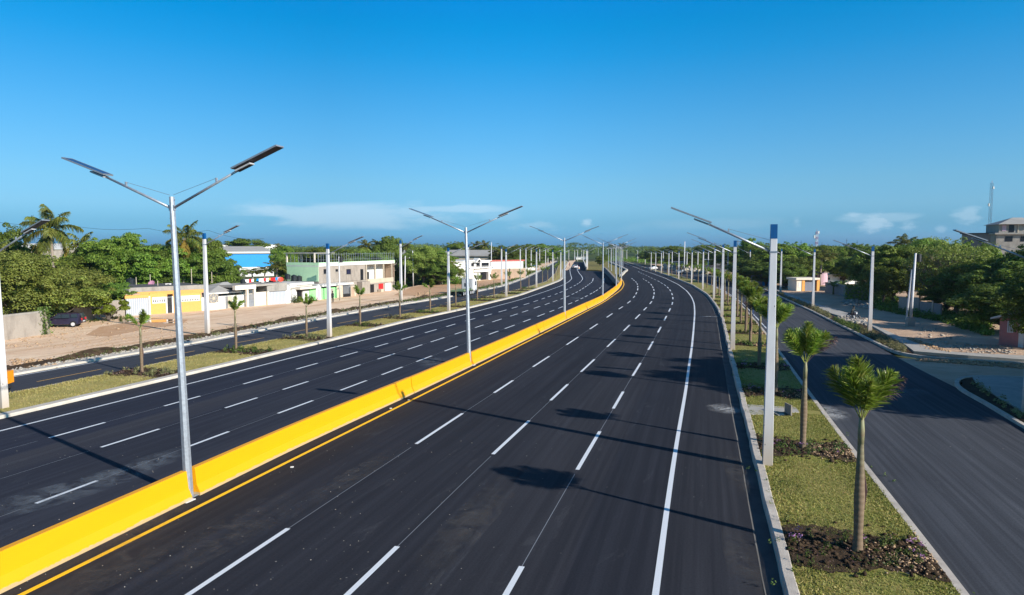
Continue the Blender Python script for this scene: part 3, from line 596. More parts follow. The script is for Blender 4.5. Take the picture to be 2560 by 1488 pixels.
PR=[(1918,1172),(1831,878.8),(1804.5,795),(1784.4,751),(1756.7,726),(1728.7,711),(1696.5,700),(1671.7,690.5),(1653,684.5),(1639,679.8),(1627.6,676)]
for i,px in enumerate(PR):
    q=G(*px); hd=heading(A2,q)-math.pi/2
    put_lamp('c',q,hd,[9.1,8.75,8.5,8.1,7.7,7.35,7.1,6.8,6.7,6.6,6.5][i],'%s blue-capped concrete lamp post on the right grass median'%ORD[i],'blue-capped lamps on the right median')
PRO=[(2566,1036),(2174,833),(2031.7,770),(1951,732),(1873.5,708),(1819,695),(1770,687),(1744,683.5),(1717,680),(1680,676.5),(1658,672),(1613,660.5),(1594,656.5),(1567,654.2)]
for i,px in enumerate(PRO):
    q=G(*px); hd=heading(LN['RE'],q)-math.pi/2
    put_lamp('c',q,hd,(8.5,8.3,7.95,7.85,7.5,7.2,6.9,6.9,6.8,6.8,6.8,6.6,6.6,6.6)[i],'%s concrete lamp post on the outer side of the right frontage road'%ORD[i],'lamps beyond the right frontage road')
PL=[(9.2,1025.5),(824,845.5),(1122,780),(1265.4,743.4),(1341,719.9),(1382,705.9),(1401.6,698)]
for i,px in enumerate(PL):
    q=G(*px); hd=heading(LN['LC'],q)+math.pi/2
    put_lamp('c',q,hd,(8.9,8.55,8.1,7.85,7.65,7.4,7.2)[i],'%s blue-capped concrete lamp post on the left grass median'%ORD[i],'blue-capped lamps on the left median')
PLO=[(519,840.5),(1003,756.4),(1171,724),(1254,712.9),(1300.7,698),(1314.8,690),(1328,683),(1349,675),(1364,667),(1370,664)]
for i,px in enumerate(PLO):
    q=G(*px); hd=heading(LN['FW'],q)+math.pi/2
    put_lamp('c',q,hd,(9.5,9.2,8.6,8.2,8.0,7.9,7.7,7.7,7.5,7.5)[i],'%s concrete lamp post on the outer side of the left frontage road'%ORD[i],'lamps beyond the left frontage road')
farL=[(1394,648),(1422,651),(1436.5,652),(1444,653),(1459,656),(1466,676),(1468.6,674),(1376,655),(1385,652),(1412,650),(1454,650)]
for i,px in enumerate(farL):
    q=G(*px); put_lamp('c',q,R(10 if i%2 else 190),(px[1]-624)/FPX*q[1],'%s lamp post in the distance where the left carriageway bends'%ORD[i],'lamps by the distant left bend')
# ---------------------------------------------------------------- vegetation generators
def leaf_quads(C,Nrm,size,up=.0,aspect=.6,jit=.5):
    n=len(C); r=rng.normal(0,1,(n,3)); Nn=Nrm+jit*r; Nn/=np.linalg.norm(Nn,axis=1)[:,None]
    a=np.cross(Nn,rng.normal(0,1,(n,3))); a/=np.maximum(1e-6,np.linalg.norm(a,axis=1))[:,None]; b=np.cross(Nn,a)
    s=size*(0.6+.8*rng.random(n))[:,None]
    V=np.stack([C-a*s,C-b*s*aspect,C+a*s,C+b*s*aspect],1).reshape(-1,3)
    return V,np.arange(4*n).reshape(-1,4)
def crown(h0,h1,rx,nclump,nleaf,lsize,seed,flat=.8,sparse=0):
    g=np.random.default_rng(seed); C=[];Nm=[]
    hc=(h0+h1)/2; hh=(h1-h0)/2
    cl=[]
    while len(cl)<nclump:
        p=g.uniform(-1,1,3)
        if np.linalg.norm(p)>1: continue
        if np.linalg.norm(p)<.35 and g.random()<.5: continue
        lob=1+.22*math.sin(3*math.atan2(p[1],p[0])+seed)+.12*math.sin(5*math.atan2(p[1],p[0])+2*seed)
        cl.append((p[0]*rx*lob*.85,p[1]*rx*lob*.85,hc+p[2]*hh*.88,g.uniform(.17,.31)*rx*1.1))
    for _ in range(nclump//2):
        p=g.normal(0,1,3); p/=np.linalg.norm(p); p[2]=abs(p[2])*(1 if g.random()<.8 else -.5); cl.append((p[0]*rx*.98,p[1]*rx*.98,hc+p[2]*hh*.98,g.uniform(.07,.13)*rx))
    for (x,y,z,r) in cl:
        m=int(nleaf*(r/(.2*rx))**2*.8)+20
        d=g.normal(0,1,(m,3)); d/=np.linalg.norm(d,axis=1)[:,None]; d[:,2]=np.where(d[:,2]<-.3,-d[:,2]*.6,d[:,2])
        rr=r*(.62+.46*g.random(m)**.7)[:,None]
        C.append(np.array([x,y,z])+d*rr*np.array([1,1,flat])); Nm.append(d+np.array([0,0,.45]))
    C=np.vstack(C);Nm=np.vstack(Nm)
    return leaf_quads(C,Nm,lsize),cl
def limbs(h0,h1,cl,r0,seed,nmax=14,twig=False):
    g=random.Random(seed); mb=MB(); top=h0+(h1-h0)*.35
    j=lambda s:g.uniform(-s,s)
    mb.tube([(0,0,-.3),(j(.1),j(.1),h0*.5),(j(.25),j(.25),h0),(j(.3),j(.3),top)],[r0*1.25,r0,r0*.8,r0*.45],9)
    for c in sorted(cl,key=lambda c:-c[3])[:nmax]:
        s=Vector((j(.15),j(.15),h0*g.uniform(.75,1.15))); e=Vector(c[:3]); m=s.lerp(e,.5)+Vector((j(.4),j(.4),g.uniform(-.3,.5)))
        mb.tube([s,m,e],[r0*.42,r0*.26,r0*.08],6)
        if twig:
            for _ in range(10):
                f=e+Vector((j(1.6),j(1.6),j(1.2))); mb.tube([m.lerp(e,g.uniform(0,.9)),f],[r0*.15,r0*.05],4)
    return mb
class TreeProto:
    def __init__(s,h,rx,h0,leaf,seed,nclump=62,nleaf=330,ls=.135,bark='bark',twig=False,r0=.26):
        s.h=h; s.rx=rx
        (V,F),cl=crown(h0,h,rx,nclump,nleaf,ls,seed)
        s.c=rawmesh('crown',V,F,leaf,link=True); s.t=limbs(h0,h,cl,r0,seed,14 if not twig else 30,twig).build('trunk',bark); s.first=True
        s.c.location=(0,0,-500) # parked until placed
    def put(s,x,y,h,r,label,name='tree',cat='tree',group=None,rz=None,z=-.1):
        o=thing(name,label,cat,(x,y,z),rz if rz is not None else random.uniform(0,6.28),group,(r/s.rx,r/s.rx,h/s.h))
        if s.first: c,t=s.c,s.t; s.first=False
        else:
            c=s.c.copy(); t=s.t.copy(); col.objects.link(c); col.objects.link(t)
        c.parent=o; t.parent=o; c.location=(0,0,0)
        return o
TP={'a1':TreeProto(10,4.6,1.8,'leaf_a',1),'a2':TreeProto(10,4.2,1.5,'leaf_a',2,58),'a3':TreeProto(9,4.8,1.4,'leaf_a',3,66),
    'b1':TreeProto(9,5.2,1.6,'leaf_b',4,78,360,.115),'b2':TreeProto(9,4.6,1.2,'leaf_b',5,64),
    'd1':TreeProto(10,4.6,1.2,'leaf_d',6,64,330),'d2':TreeProto(10,4.2,1.6,'leaf_d',7,54),
    's1':TreeProto(10,5.2,2.2,'leaf_b',8,50,95,.12,'bark_pale',True,.30),'y1':TreeProto(4,2.2,.4,'leaf_y',9,18,150,.16)}
def tree_px(kind,px,Y,toprow,r,label,group=None,cat='tree',name='tree',hmin=0):
    x=(px-1280)/FPX*Y*1.0; z=AT(px,toprow,Y)[2]
    return TP[kind].put(x,Y,max(hmin,z*.955),r,label,name,cat,group)
# left side trees
TL=[('b1',30,67,628,5.0,'broad olive-green tree at the left edge overhanging the block wall'),('b2',105,70,662,4.4,'olive-green tree overhanging the parked dark car'),
('b1',175,76,668,4.2,'rounded olive tree behind the parked car and block wall'),('d2',250,82,690,3.6,'low dense tree drooping over the wall left of the zinc gate'),
('d1',8,84,548,3.6,'dark tall treetop at the extreme left against the sky'),('b2',-40,70,590,5,'olive tree cut by the left edge of the picture'),
('a1',66,96,624,4.6,'tree behind the tall coconut palm'),('a2',165,99,634,4.6,'green tree between the two coconut palms on the left'),('a3',222,104,618,4.2,'green tree under the smaller coconut palm'),
('a1',285,103,580,4.8,'tall bright green tree forming the highest left crown'),('a2',325,104,572,3.8,'tall rounded green crown right of the highest left tree'),('a3',362,104,612,4.8,'green tree behind the black roof tank'),
('d1',405,106,606,4.4,'dark tree just left of the nearest median lamp'),('a1',462,108,596,4.6,'green tree right of the nearest median lamp'),('d2',508,108,618,4.2,'dark tree behind the outer left lamp post'),
('a2',545,110,615,2.9,'green tree left of the blue warehouse'),('a3',520,122,590,4.0,'darker treetop peeking above the trees left of the warehouse'),
('d1',585,132,655,1.8,'small tree touching the blue warehouse wall'),('a2',618,245,592,9.5,'large round green crown above the blue warehouse'),
('a3',712,160,612,3.2,'brownish green tree right of the blue warehouse'),('d1',722,140,640,2.4,'dark tree between warehouse and the two-storey house'),
('a1',770,210,620,6,'tree behind the left end of the roof fence'),('a2',812,205,613,6,'tree behind the roof fence left part'),('a3',860,200,621,6,'tree behind the roof fence middle'),('b2',905,195,618,5,'olive tree behind the roof fence right part'),
('a1',935,170,622,4.2,'bright green bush-like tree just behind the roof fence'),('a3',975,205,587,4.4,'tall rounded treetop right of the two-storey house'),
('d2',990,150,668,3.0,'small dark tree right of the two-storey house'),('b1',1060,148,612,5.2,'wide olive tree between two-storey house and white gabled house'),('a2',1092,150,617,4.8,'green tree next to the wide olive tree'),
('b2',1028,150,640,4.0,'lower olive tree behind the dirt lot'),('d1',1100,146,650,3.6,'dark low tree left of the white gabled house'),('b2',1128,150,646,2.6,'loose olive tree in front of the white gabled house'),
('a1',1138,255,600,5,'tall far tree above the long grey warehouse'),('d2',1085,152,672,3.0,'low dark bush-like tree behind the dirt lot'),
('a3',1012,258,606,6,'far green tree above the grey warehouse'),('d1',1262,225,622,4,'dark tree right of the long grey warehouse'),('d2',1275,215,615,6,'dark tree behind the white wall with red edge'),('a1',1312,260,606,7,'yellowish tall tree right of the white wall'),
('d1',1297,205,640,4,'dark low tree behind the white wall with red edge'),('a2',1342,300,606,8,'far green tree near the left bend'),('d2',1330,240,645,4,'dark tree by the small blue-roofed house'),('a3',1374,340,612,8,'far tree left of the distant bend')]
for k,px,Y,tr,r,l in TL: tree_px(k,px,Y,tr,r,l,'trees along the left side')
tree_px('y1',265,76,728,1.9,'lime green bush hanging over the left block wall','trees along the left side','bush','bush')
tree_px('y1',70,66,770,1.2,'small lime green bush at the wall under the olive tree','trees along the left side','bush','bush')
TRt=[('a3',1874,175,592,4.0,'tall dark-topped tree behind the third right lamp post'),('a1',1905,165,602,5,'green tree right of the third right lamp post'),('d1',1885,150,640,5,'dark tree behind the zinc shack'),
('a2',1940,150,604,5.2,'green tree behind the nearest right lamp post'),('a1',1978,152,597,4.6,'tall bright tree right of the nearest right lamp post'),('d2',1915,142,650,4.6,'dark shaded tree over the roadside shack'),
('a3',2000,140,640,4.6,'green tree above the orange-pillared gate'),('d1',1965,136,650,4.2,'dark tree left of the orange-pillared gate'),('a2',2052,175,608,5.5,'tree above the pink and white house'),
('b2',2092,180,612,5,'olive tree right of the coconut palm on the right'),('a1',2138,160,602,5,'tree left of the second outer lamp post'),('a3',2110,150,640,4.4,'green tree above the white flat roof'),('d2',2150,135,625,4,'dark tree behind the second outer lamp post'),
('d1',2182,112,612,4.0,'dark tree right of the second outer lamp post'),('a2',2235,98,603,4.2,'green roadside tree with dark trunk by the rubble'),('a1',2275,100,600,4.4,'green tree behind the leaning utility pole'),
('a3',2210,96,650,3.2,'low green tree left of the dark trunk'),('d2',2306,104,585,4,'dark treetop behind the big bare-branched tree'),
('s1',2395,86,586,5.2,'big pale-branched tree with thin leaves on the right'),('s1',2345,88,600,4.0,'thin-leaved tree left of the big bare-branched tree'),('a1',2424,92,590,3.6,'bright green tree behind the bare-branched tree'),
('d1',2470,80,640,4.6,'dark shaded tree right of the bare-branched tree'),('a2',2505,84,628,3.8,'green tree below the unfinished concrete building'),('d2',2555,72,640,4.8,'dark tree at the right edge above the pink house'),
('d1',2520,66,700,4.0,'dark tree behind the pink house'),('d1',2625,54,650,3.2,'dark tree in front of the pink house, cut by the right edge'),('d1',2430,84,690,3.6,'dark understory tree below the bare branches'),('d2',2370,84,710,3.0,'dark understory tree by the broken wall'),
('a3',1760,260,610,6,'far green tree behind the middle right lamps'),('d1',1720,250,622,6,'dark far tree behind the parked bus'),('a1',1795,230,605,6,'far yellow-green tree left of the third right lamp'),('d2',1835,200,618,6,'dark far tree behind the concrete hut'),
('a2',1685,280,612,7,'far tree behind the tall white mast'),('a3',1640,300,620,8,'far tree behind the distant right lamps')]
for k,px,Y,tr,r,l in TRt: tree_px(k,px,Y,tr,r,l,'trees along the right side')
# shade trees beside the frontage road, right of the frame
for i,(x,y,h,r) in enumerate([(30.5,29.5,11.5,4.4),(34,33,12,4.6),(38,36.5,11.5,4.8),(40,30,12.5,5.2),(45,34,12.5,5.2),(35,28.5,12,4.8),(60,40,10,5),(62,52,10,5),(68,66,10,5),(60,76,9.5,5),(70,104,8.2,4.6),(74,122,9.5,5)]):
    TP[('a1','d1','a2','b1')[i%4]].put(x,y,h,r,'shade tree beside the right frontage road, %s from the camera'%ORD[i],'tree','tree','shade trees right of the road')
# ---------------------------------------------------------------- palms
M['shaft']=simple('crownshaft_sheath',(.24,.25,.12),.6,.3,5,c2=(.20,.15,.09))
def frond_geo(P0,az,el,length,curve,nl,ll,bushy,wid,t0=.22,droop=.25,alpha=55):
    """returns (rachis points, leaflet verts, faces)"""
    m=14; pts=[];p=Vector(P0);e=el
    for i in range(m):
        pts.append(p.copy()); d=Vector((math.cos(az)*math.cos(e),math.sin(az)*math.cos(e),math.sin(e))); p=p+d*length/(m-1); e-=curve/(m-1)*(.5+1.0*i/m)
    pts=np.array([tuple(q) for q in pts]); t=t0+(1-t0)*rng.random(nl); t.sort()
    idx=t*(m-1); i0=np.minimum(idx.astype(int),m-2); fr=(idx-i0)[:,None]
    C=pts[i0]*(1-fr)+pts[i0+1]*fr; T=pts[i0+1]-pts[i0]; T/=np.linalg.norm(T,axis=1)[:,None]
    S=np.cross(T,np.array([0,0,1.0])); S/=np.maximum(1e-5,np.linalg.norm(S,axis=1))[:,None]; U=np.cross(S,T)
    if bushy: ph=rng.uniform(0,2*math.pi,nl)
    else: ph=np.where(rng.random(nl)<.5,0,math.pi)+rng.normal(-.0,.28,nl)
    rad=S*np.cos(ph)[:,None]+U*np.sin(ph)[:,None]
    a=R(alpha)*(0.75+.5*rng.random(nl))[:,None]
    D=T*np.cos(a)+rad*np.sin(a)
    L=(ll*(0.7+.45*rng.random(nl))*np.sin(np.clip((t-t0)/(1-t0)*2.6+.45,0,3.0))**.6)[:,None]
    W=np.cross(D,rng.normal(0,1,(nl,3))); W/=np.linalg.norm(W,axis=1)[:,None]; W*=wid
    mid=C+D*L*.5+np.array([0,0,-1])*droop*L*.18; tip=C+D*L+np.array([0,0,-1])*droop*L*.9
    V=np.stack([C-W*.5,C+W*.5,mid+W,mid-W,tip+W*.15,tip-W*.15],1).reshape(-1,3)
    k=np.arange(nl)[:,None]*6; F=np.vstack([k+np.array([[0,1,2,3]]),k+np.array([[3,2,4,5]])])
    return pts,V,F
def build_frond(P0,az,el,length,curve,nl,ll,bushy,wid,mat,parent,rr=.018,name='frond',**kw):
    pts,V,F=frond_geo(P0,az,el,length,curve,nl,ll,bushy,wid,**kw)
    mb=MB(); mb.tube([tuple(p) for p in pts[::2]]+[tuple(pts[-1])],[rr*(1-.8*i/8) for i in range(len(pts[::2])+1)],5)
    base=len(V); V2=np.vstack([V,np.array(mb.v)]); q=[f for f in mb.f if len(f)==4]
    F2=np.vstack([F,np.array(q)+base])
    return rawmesh(name,V2,F2,mat,parent)
def young_palm(seed,H=3.55,full=True,leaf='palm',dry=True,thin=False):
    global rng; rng=np.random.default_rng(seed); g=random.Random(seed)
    t=thing('young_palm','p','palm')
    mb=MB(); lean=g.uniform(-.06,.06); mb.tube([(0,0,-.15),(0,0,0),(0,0,.5),(lean*.3,0,1.5),(lean*.6,0,2.3),(lean,0,2.9),(lean,0,H)],[.155,.135,.115,.135,.10,.075,.055],12)
    mb.build('trunk','ptrunk',t,True)
    top=(lean,0,H-.08)
    mb=MB(); mb.tube([(lean,0,H-.7),(lean,0,H-.3),(lean,0,H+.12)],[.075,.085,.045],10); mb.build('crownshaft','shaft',t,True)
    n=(4 if thin else 7) if full else 5
    els=[88,62,70,58,66,60,72,60]
    for i in range(n):
        az=g.uniform(0,6.28) if i==0 else (i*6.28/(n-1)+g.uniform(-.35,.35)+seed)
        build_frond(top,az,R(els[i]+g.uniform(-5,5)),1.5 if i else 1.7,R((34 if thin else 12)+g.uniform(-6,14)),(150 if thin else 290) if full else 80,.54 if not thin else .46,True,.0155 if (full and not thin) else .026,leaf,t,t0=.27,droop=.13,alpha=40)
    if dry:
        az=seed*2.1; build_frond(top,az,R(48),1.75,R(30),170,.30,True,.010,'dry',t,name='dry_frond',rr=.012,t0=.45,alpha=60)
    if full:
        mb=MB(); mb.tube([(lean+.07,-.05,H-1.3),(lean+.15,-.07,H-1.9),(lean+.12,-.07,H-2.4)],[.02,.045,.01],5); mb.build('dry_sheath','dry',t)
    return t
def park(fam): fam[0].location=(0,0,-500)
YP=[]
for sd in (3,11,23,31): YP.append(family(young_palm(sd)))
YPf=[]
for sd in (41,43): YPf.append(family(young_palm(sd,full=False,dry=False)))
YPl=[family(young_palm(sd,thin=True,dry=False)) for sd in (83,89,97)]
YPy=family(young_palm(57,full=False,leaf='palm_y',dry=False))
yused=set()
def put_palm(fam,x,y,h,label,group,rz,z=.15):
    if id(fam[0]) in yused: o=dup(fam)
    else: o=fam[0]; yused.add(id(o))
    k=h/5.35; o.location=(x,y,z); o.scale=(k,k,k); o.rotation_euler=(0,0,rz); return tag(o,label,'palm',group)
GR='young palms planted along the right median'
PALM=[(2143.8,1380),(2006.5,1122),(1938,983),(1897.7,916.4),(1875.5,861.8),(1864,832.8),(1851.6,808.9),(1843,791.8),(1830,777),(1819,764),(1811,753.6),(1797.7,744),(1789,736.5)]
hp=[5.45,5.3,5.5,5.2,5.3,5.4,5.0,5.2,4.9,4.8,4.8,4.6,4.6]
bedpts=[]
for i,p in enumerate(PALM):
    q=G(*p,.15); fam=YP[[0,1,2,3,1,2,0,3,2,1][i%10]] if i<9 else YPf[i%2]
    if i==8: fam=YPy
    put_palm(fam,q[0],q[1],hp[i],'%s young palm from the camera on the right grass median'%ORD[i],GR,[.3,2.2,4.0,1.2,5.1,.5,3.0,1,2,3,4,5,6][i]); bedpts.append((q,i))
P=offset(LN['RC'],2.0); cc=cum(P); s=cc[nearest_idx(P,G(1789,736.5))]+8; i=len(PALM)
while s<cc[-1]-130 and i<len(ORD)-1:
    j=int(np.searchsorted(cc,s)); q=P[j]; put_palm(YPf[i%2],q[0],q[1],4.5*sfar(q[1])/sfar(110),'%s young palm from the camera on the right grass median'%ORD[i],GR,i*1.7); i+=1; s+=8.2
PALML=[(355,931),(590.5,877),(766.5,845.5),(900.6,812.8),(1000,795.5),(1075.6,781.7),(1139.5,767),(1193,751.5),(1235,745),(1270.6,734),(1301.6,726.8),(1322,721.6),(1356,709.4),(1369,705.6),(1388.5,697),(1395,689),(1398,682),(1401,674)]
GLp='young palms planted along the left median'; bedL=[]
for i,p in enumerate(PALML):
    q=G(*p,.12); fam=(YPl[i%3] if i<7 else YPf[i%2])
    put_palm(fam,q[0],q[1],[4.35,4.5,4.2,4.4,4.4,4.3,4.3,4.3,4.2,4.2,4.1,4,4,3.9,3.8,3.8,3.7,3.6][i],'%s young palm from the camera on the left grass median'%ORD[i],GLp,i*1.3+.4,z=.12); bedL.append((q,i))
for f in YPf+YP+[YPy]:
    if id(f[0]) not in yused: put_palm(f,-30-3*YP.index(f) if f in YP else -40,20,4.4,'young palm on the left median outside the picture',GLp,0)
# coconut palms
def coco(seed,H=9,nf=16,L=3.2,full=True,lean=.4):
    global rng; rng=np.random.default_rng(seed); g=random.Random(seed); t=thing('coconut_palm','c','palm')
    mb=MB(); mb.tube([(0,0,-.3),(lean*.1,0,H*.25),(lean*.4,0,H*.6),(lean,0,H)],[.26,.19,.16,.14],10); mb.build('trunk','ctrunk',t,True)
    if full:
        mb=MB()
        for k in range(7):
            a=k*.9; mb.tube([(lean+.22*math.cos(a),.22*math.sin(a),H-.42),(lean+.25*math.cos(a),.25*math.sin(a),H-.2),(lean+.22*math.cos(a),.22*math.sin(a),H-.0)],[.06,.13,.04],6)
        mb.build('coconuts','bark_pale',t,True)
    for i in range(nf):
        el=R(78-125*(i/nf)); az=i*2.399+g.uniform(-.2,.2)
        build_frond((lean,0,H),az,el,L*g.uniform(.88,1.08),R(75+g.uniform(-12,20)),230 if full else 90,.85,False,.035 if full else .07,'coco' if i<nf-3 else 'palm_y' if (full and i>nf-3) else 'coco',t,rr=.035,t0=.14,droop=.75,alpha=62)
    return family(t)
CC=[coco(71,9,17,3.3,True,.5),coco(73,9,14,3.0,False,-.3)]
def put_coco(k,px,Y,toprow,r,label,rz=0):
    fam=CC[k]
    if id(fam[0]) in yused: o=dup(fam)
    else: o=fam[0]; yused.add(id(o))
    x=(px-1280)/FPX*Y; z=AT(px,toprow,Y)[2]; hz=max(3,z)/11.2; kk=r/3.1
    o.location=(x,Y,-.1); o.scale=(kk,kk,hz); o.rotation_euler=(0,0,rz); return tag(o,label,'palm','coconut palms')
for a in ((0,136,80,517,3.1,'tall coconut palm with yellowing fronds on the far left',2.6),(1,212,104,576,2.7,'smaller coconut palm right of the tall one on the left',1),(0,457,106,556,3.2,'coconut palm behind the nearest median lamp',.6),
 (1,915,205,597,3.2,'left coconut palm of a pair behind the roof fence',2),(1,943,206,596,3.2,'right coconut palm of a pair behind the roof fence',4),(1,1018,230,604,3.2,'coconut palm just right of the tall rounded treetop',.3),(1,1147,258,602,3.4,'coconut palm above the grey warehouse left part',3),
 (1,1192,258,601,3.4,'coconut palm above the middle of the grey warehouse',5),(1,1211,256,599,3.2,'coconut palm above the grey warehouse next to a white mast',2),(1,1247,215,613,4.0,'drooping coconut palm right of the grey warehouse',1.3),(1,632,150,668,3.0,'low palm left of the laundry line by the blue warehouse',.8),(1,660,150,664,3.0,'low palm in front of the white base of the blue warehouse',3.8),(1,690,138,650,3.2,'dark low palm right of the blue warehouse',2.8),
 (0,2258,150,587,3.4,'coconut palm standing against the sky on the right',1.1),(1,2050,145,620,4.0,'pale-ribbed coconut palm above the orange-pillared gate',2.1),(1,2315,140,592,4.0,'coconut palm behind the leaning utility pole',.9),(1,2135,190,606,3.5,'far coconut palm behind the second outer lamp post',4),(1,698,330,607,3.6,'tiny far palm beside the white hilltop house',2),(1,1555,420,606,4,'tall far palm directly behind the barrier end lamps',1),(1,1528,430,609,4,'far palm left of the barrier end lamps',3)): put_coco(*a)
# banana clump
def banana(px,Y,label):
    x=(px-1280)/FPX*Y; t=thing('banana_plant',label,'plant',(x,Y,0),0)
    global rng; rng=np.random.default_rng(5)
    MB().tube([(0,0,0),(0,0,1.4)],[.16,.10],8).build('stem','plant_green',t)
    for i in range(9):
        az=i*.75; el=R(70-5*i); p=[];e=el;q=Vector((0,0,1.3))
        for k in range(8): p.append(q.copy()); q=q+Vector((math.cos(az)*math.cos(e),math.sin(az)*math.cos(e),math.sin(e)))*.3; e-=.2
        mb=MB(); s=Vector((-math.sin(az),math.cos(az),0)); w=[.02,.12,.22,.26,.26,.22,.14,.02]
        for k in range(8): mb.v+= [tuple(p[k]-s*w[k]+Vector((0,0,-.05))),tuple(p[k]),tuple(p[k]+s*w[k]+Vector((0,0,-.05)))]
        for k in range(7): a=3*k; mb.f+=[(a,a+1,a+4,a+3),(a+1,a+2,a+5,a+4)]
        mb.build('leaf','plant_green',t)
banana(2085,118,'banana plant with broad leaves behind the grey block wall'); banana(2108,120,'second banana plant beside the first, nearer the beige wall')
# ---------------------------------------------------------------- facades and buildings
class Facade:
    def __init__(s,name,label,cat,p0,p1,group=None):
        s.p0=np.array(p0,float); s.p1=np.array(p1,float); d=s.p1-s.p0; s.L=np.hypot(*d); s.u=d/s.L; s.n=np.array([-s.u[1],s.u[0]])
        s.root=thing(name,label,cat,(s.p0[0],s.p0[1],0),math.atan2(s.u[1],s.u[0]),group)
    def at(s,x,y,off=0):
        dx,dy,dz=ray(x,y); c=s.p0+s.n*off; t=(s.n@c)/(s.n[0]*dx+s.n[1]*dy)
        h=np.array([dx*t,dy*t]); return float((h-s.p0)@s.u), CAMH+dz*t
    def box(s,name,mat,r,d0,d1,parent=None,off=None,b=0):
        x0,y0,x1,y1=r; o=d0 if off is None else off
        s0=s.at(x0,y0,o)[0]; s1=s.at(x1,y0,o)[0]; xm=(x0+x1)/2
        zt=s.at(xm,y0,o)[1]; zb=-.2 if y1 is None else s.at(xm,y1,o)[1]
        return MB().box(min(s0,s1),max(s0,s1),d0,d1,zb,zt,b).build(name,mat,parent or s.root)
    def bars(s,name,mat,r,d,n,parent=None,w=.03):
        x0,y0,x1,y1=r; s0=s.at(x0,y0,d)[0]; s1=s.at(x1,y0,d)[0]; xm=(x0+x1)/2; zt=s.at(xm,y0,d)[1]; zb=0.02 if y1 is None else s.at(xm,y1,d)[1]
        mb=MB()
        for i in range(n): a=s0+(s1-s0)*(i+.5)/n; mb.box(a-w/2,a+w/2,d-w/2,d+w/2,zb,zt)
        return mb.build(name,mat,parent or s.root)
# perimeter walls left
f=Facade('perimeter_wall','weathered concrete wall under the olive tree left of the dark car','wall',G(-60,862),G(112,836)); f.box('wall','w_conc',(-60,790,112,None),0,.2)
f.box('coping','w_grey',(-58,786,111,791),-.03,.23)
f=Facade('perimeter_wall','weathered concrete wall between the dark car and the zinc gate','wall',G(185,806),G(312,790)); f.box('wall','w_conc',(185,757,312,None),0,.2); f.box('coping','w_grey',(186,755,311,757.5),-.03,.23)
# yellow house
f=Facade('yellow_house','single-storey ochre yellow house with zinc gate and white balusters','house',G(313,790.5),G(503,777))
f.box('wall','w_yellow',(374,733,416,None),0,.22); f.box('wall','w_yellow',(432,733,503,None),0,.22)
z=f.box('zinc_gate','zinc',(314,745,372,None),.02,.08); f.box('gate_lintel','w_yellow',(312,737,418,744.5),-.04,.26)
f.box('pillar','w_white',(371.5,741,375.5,None),-.06,.24); f.box('pillar','w_white',(414,742,418,None),-.05,.24); f.box('pillar','w_white',(429.5,741,433,None),-.05,.24)
for (a,b) in ((380,414),(448,500)):
    q=f.box('baluster_panel','w_white',(a,741.5 if a<400 else 739,b,758.5 if a<400 else 753.5),-.035,.0)
    m=MB(); n=7 if a<400 else 12
    s0=f.at(a,750,0)[0]; s1=f.at(b,750,0)[0]; zt=f.at((a+b)/2,745,0)[1]; zb=f.at((a+b)/2,755.5 if a<400 else 752,0)[1]
    for i in range(n):
        x=s0+(s1-s0)*(i+.7)/(n+.4); m.box(x-.05,x+.05,-.042,-.034,zb,zb+(zt-zb)*.55); m.box(x-.025,x+.025,-.042,-.034,zb+(zt-zb)*.6,zt)
    m.build('slots','win',q)
f.box('doorway','w_dkblock',(417,742,431,None),.12,.3); f.bars('grille','black',(417.5,744,430,None),.02,8)
f.box('house_body','w_conc',(300,724,512,None),2.6,9,off=2.6); f.box('roof_slab','roof_dark',(296,716,515,724),2.2,9.5,off=2.2)
f.box('parapet','w_yellow',(340,727,512,735.5),1.6,1.9,off=1.6); f.box('awning','w_brick',(314,735,350,738.5),.3,1.6,off=.3)
f.box('parapet_wall','w_grey',(322,716,512,728),2.15,2.25,off=2.15)
def water_tank(px,row_t,row_b,Y,label,group='black roof water tanks'):
    x,_,zt=AT(px,row_t,Y); zb=AT(px,row_b,Y)[2]; r=(zt-zb)*.5
    t=thing('water_tank',label,'water tank',(x,Y,zb),0,group); h=zt-zb
    m=MB(); m.tube([(0,0,0),(0,0,h*.08),(0,0,h*.30),(0,0,h*.33),(0,0,h*.55),(0,0,h*.58),(0,0,h*.82),(0,0,h*.95)],[r,r*1.0,r,r*.96,r,r*.96,r,r*.55],18); m.build('tank_body','tank',t)
    MB().cyl(0,0,h*.95,h*1.02,r*.3,r*.28,12).build('lid','tank',t)
def dish(px,row,Y,r,mat,label,face=-100,zb=None):
    x,_,z=AT(px,row,Y); t=thing('satellite_dish',label,'satellite dish',(x,Y,z),R(face)+math.pi/2)
    m=MB(); n=18; rings=[(0,.12),(.35,.10),(.7,.05),(1,0)]
    m.v=[(0,.18*r,0)]
    for rr,d in rings[1:]:
        for k in range(n): a=2*math.pi*k/n; m.v.append((rr*r*math.cos(a),d*r*1.5,rr*r*math.sin(a)))
    for k in range(n): m.f.append((0,1+k,1+(k+1)%n))
    for j in range(2):
        for k in range(n): a=1+j*n+k; b=1+j*n+(k+1)%n; m.f.append((a,b,b+n,a+n))
    o=m.build('reflector',mat,t); sm=o.modifiers.new('s','SOLIDIFY'); sm.thickness=.03; o.rotation_euler=(R(-35),0,0)
    MB().tube([(0,.15*r,-.1),(0,.25,-r-.35)],[.03,.04],6).build('mast','steel',t); MB().tube([(0,.1*r,-r*.5),(0,-r*.8,0)],[.015,.015],5).build('feed_arm','steel',o)
water_tank(326,695,716,92,'black water tank on the roof of the yellow house')
dish(378,709,91,.46,'pinkdish','faded pink satellite dish on the roof of the yellow house')
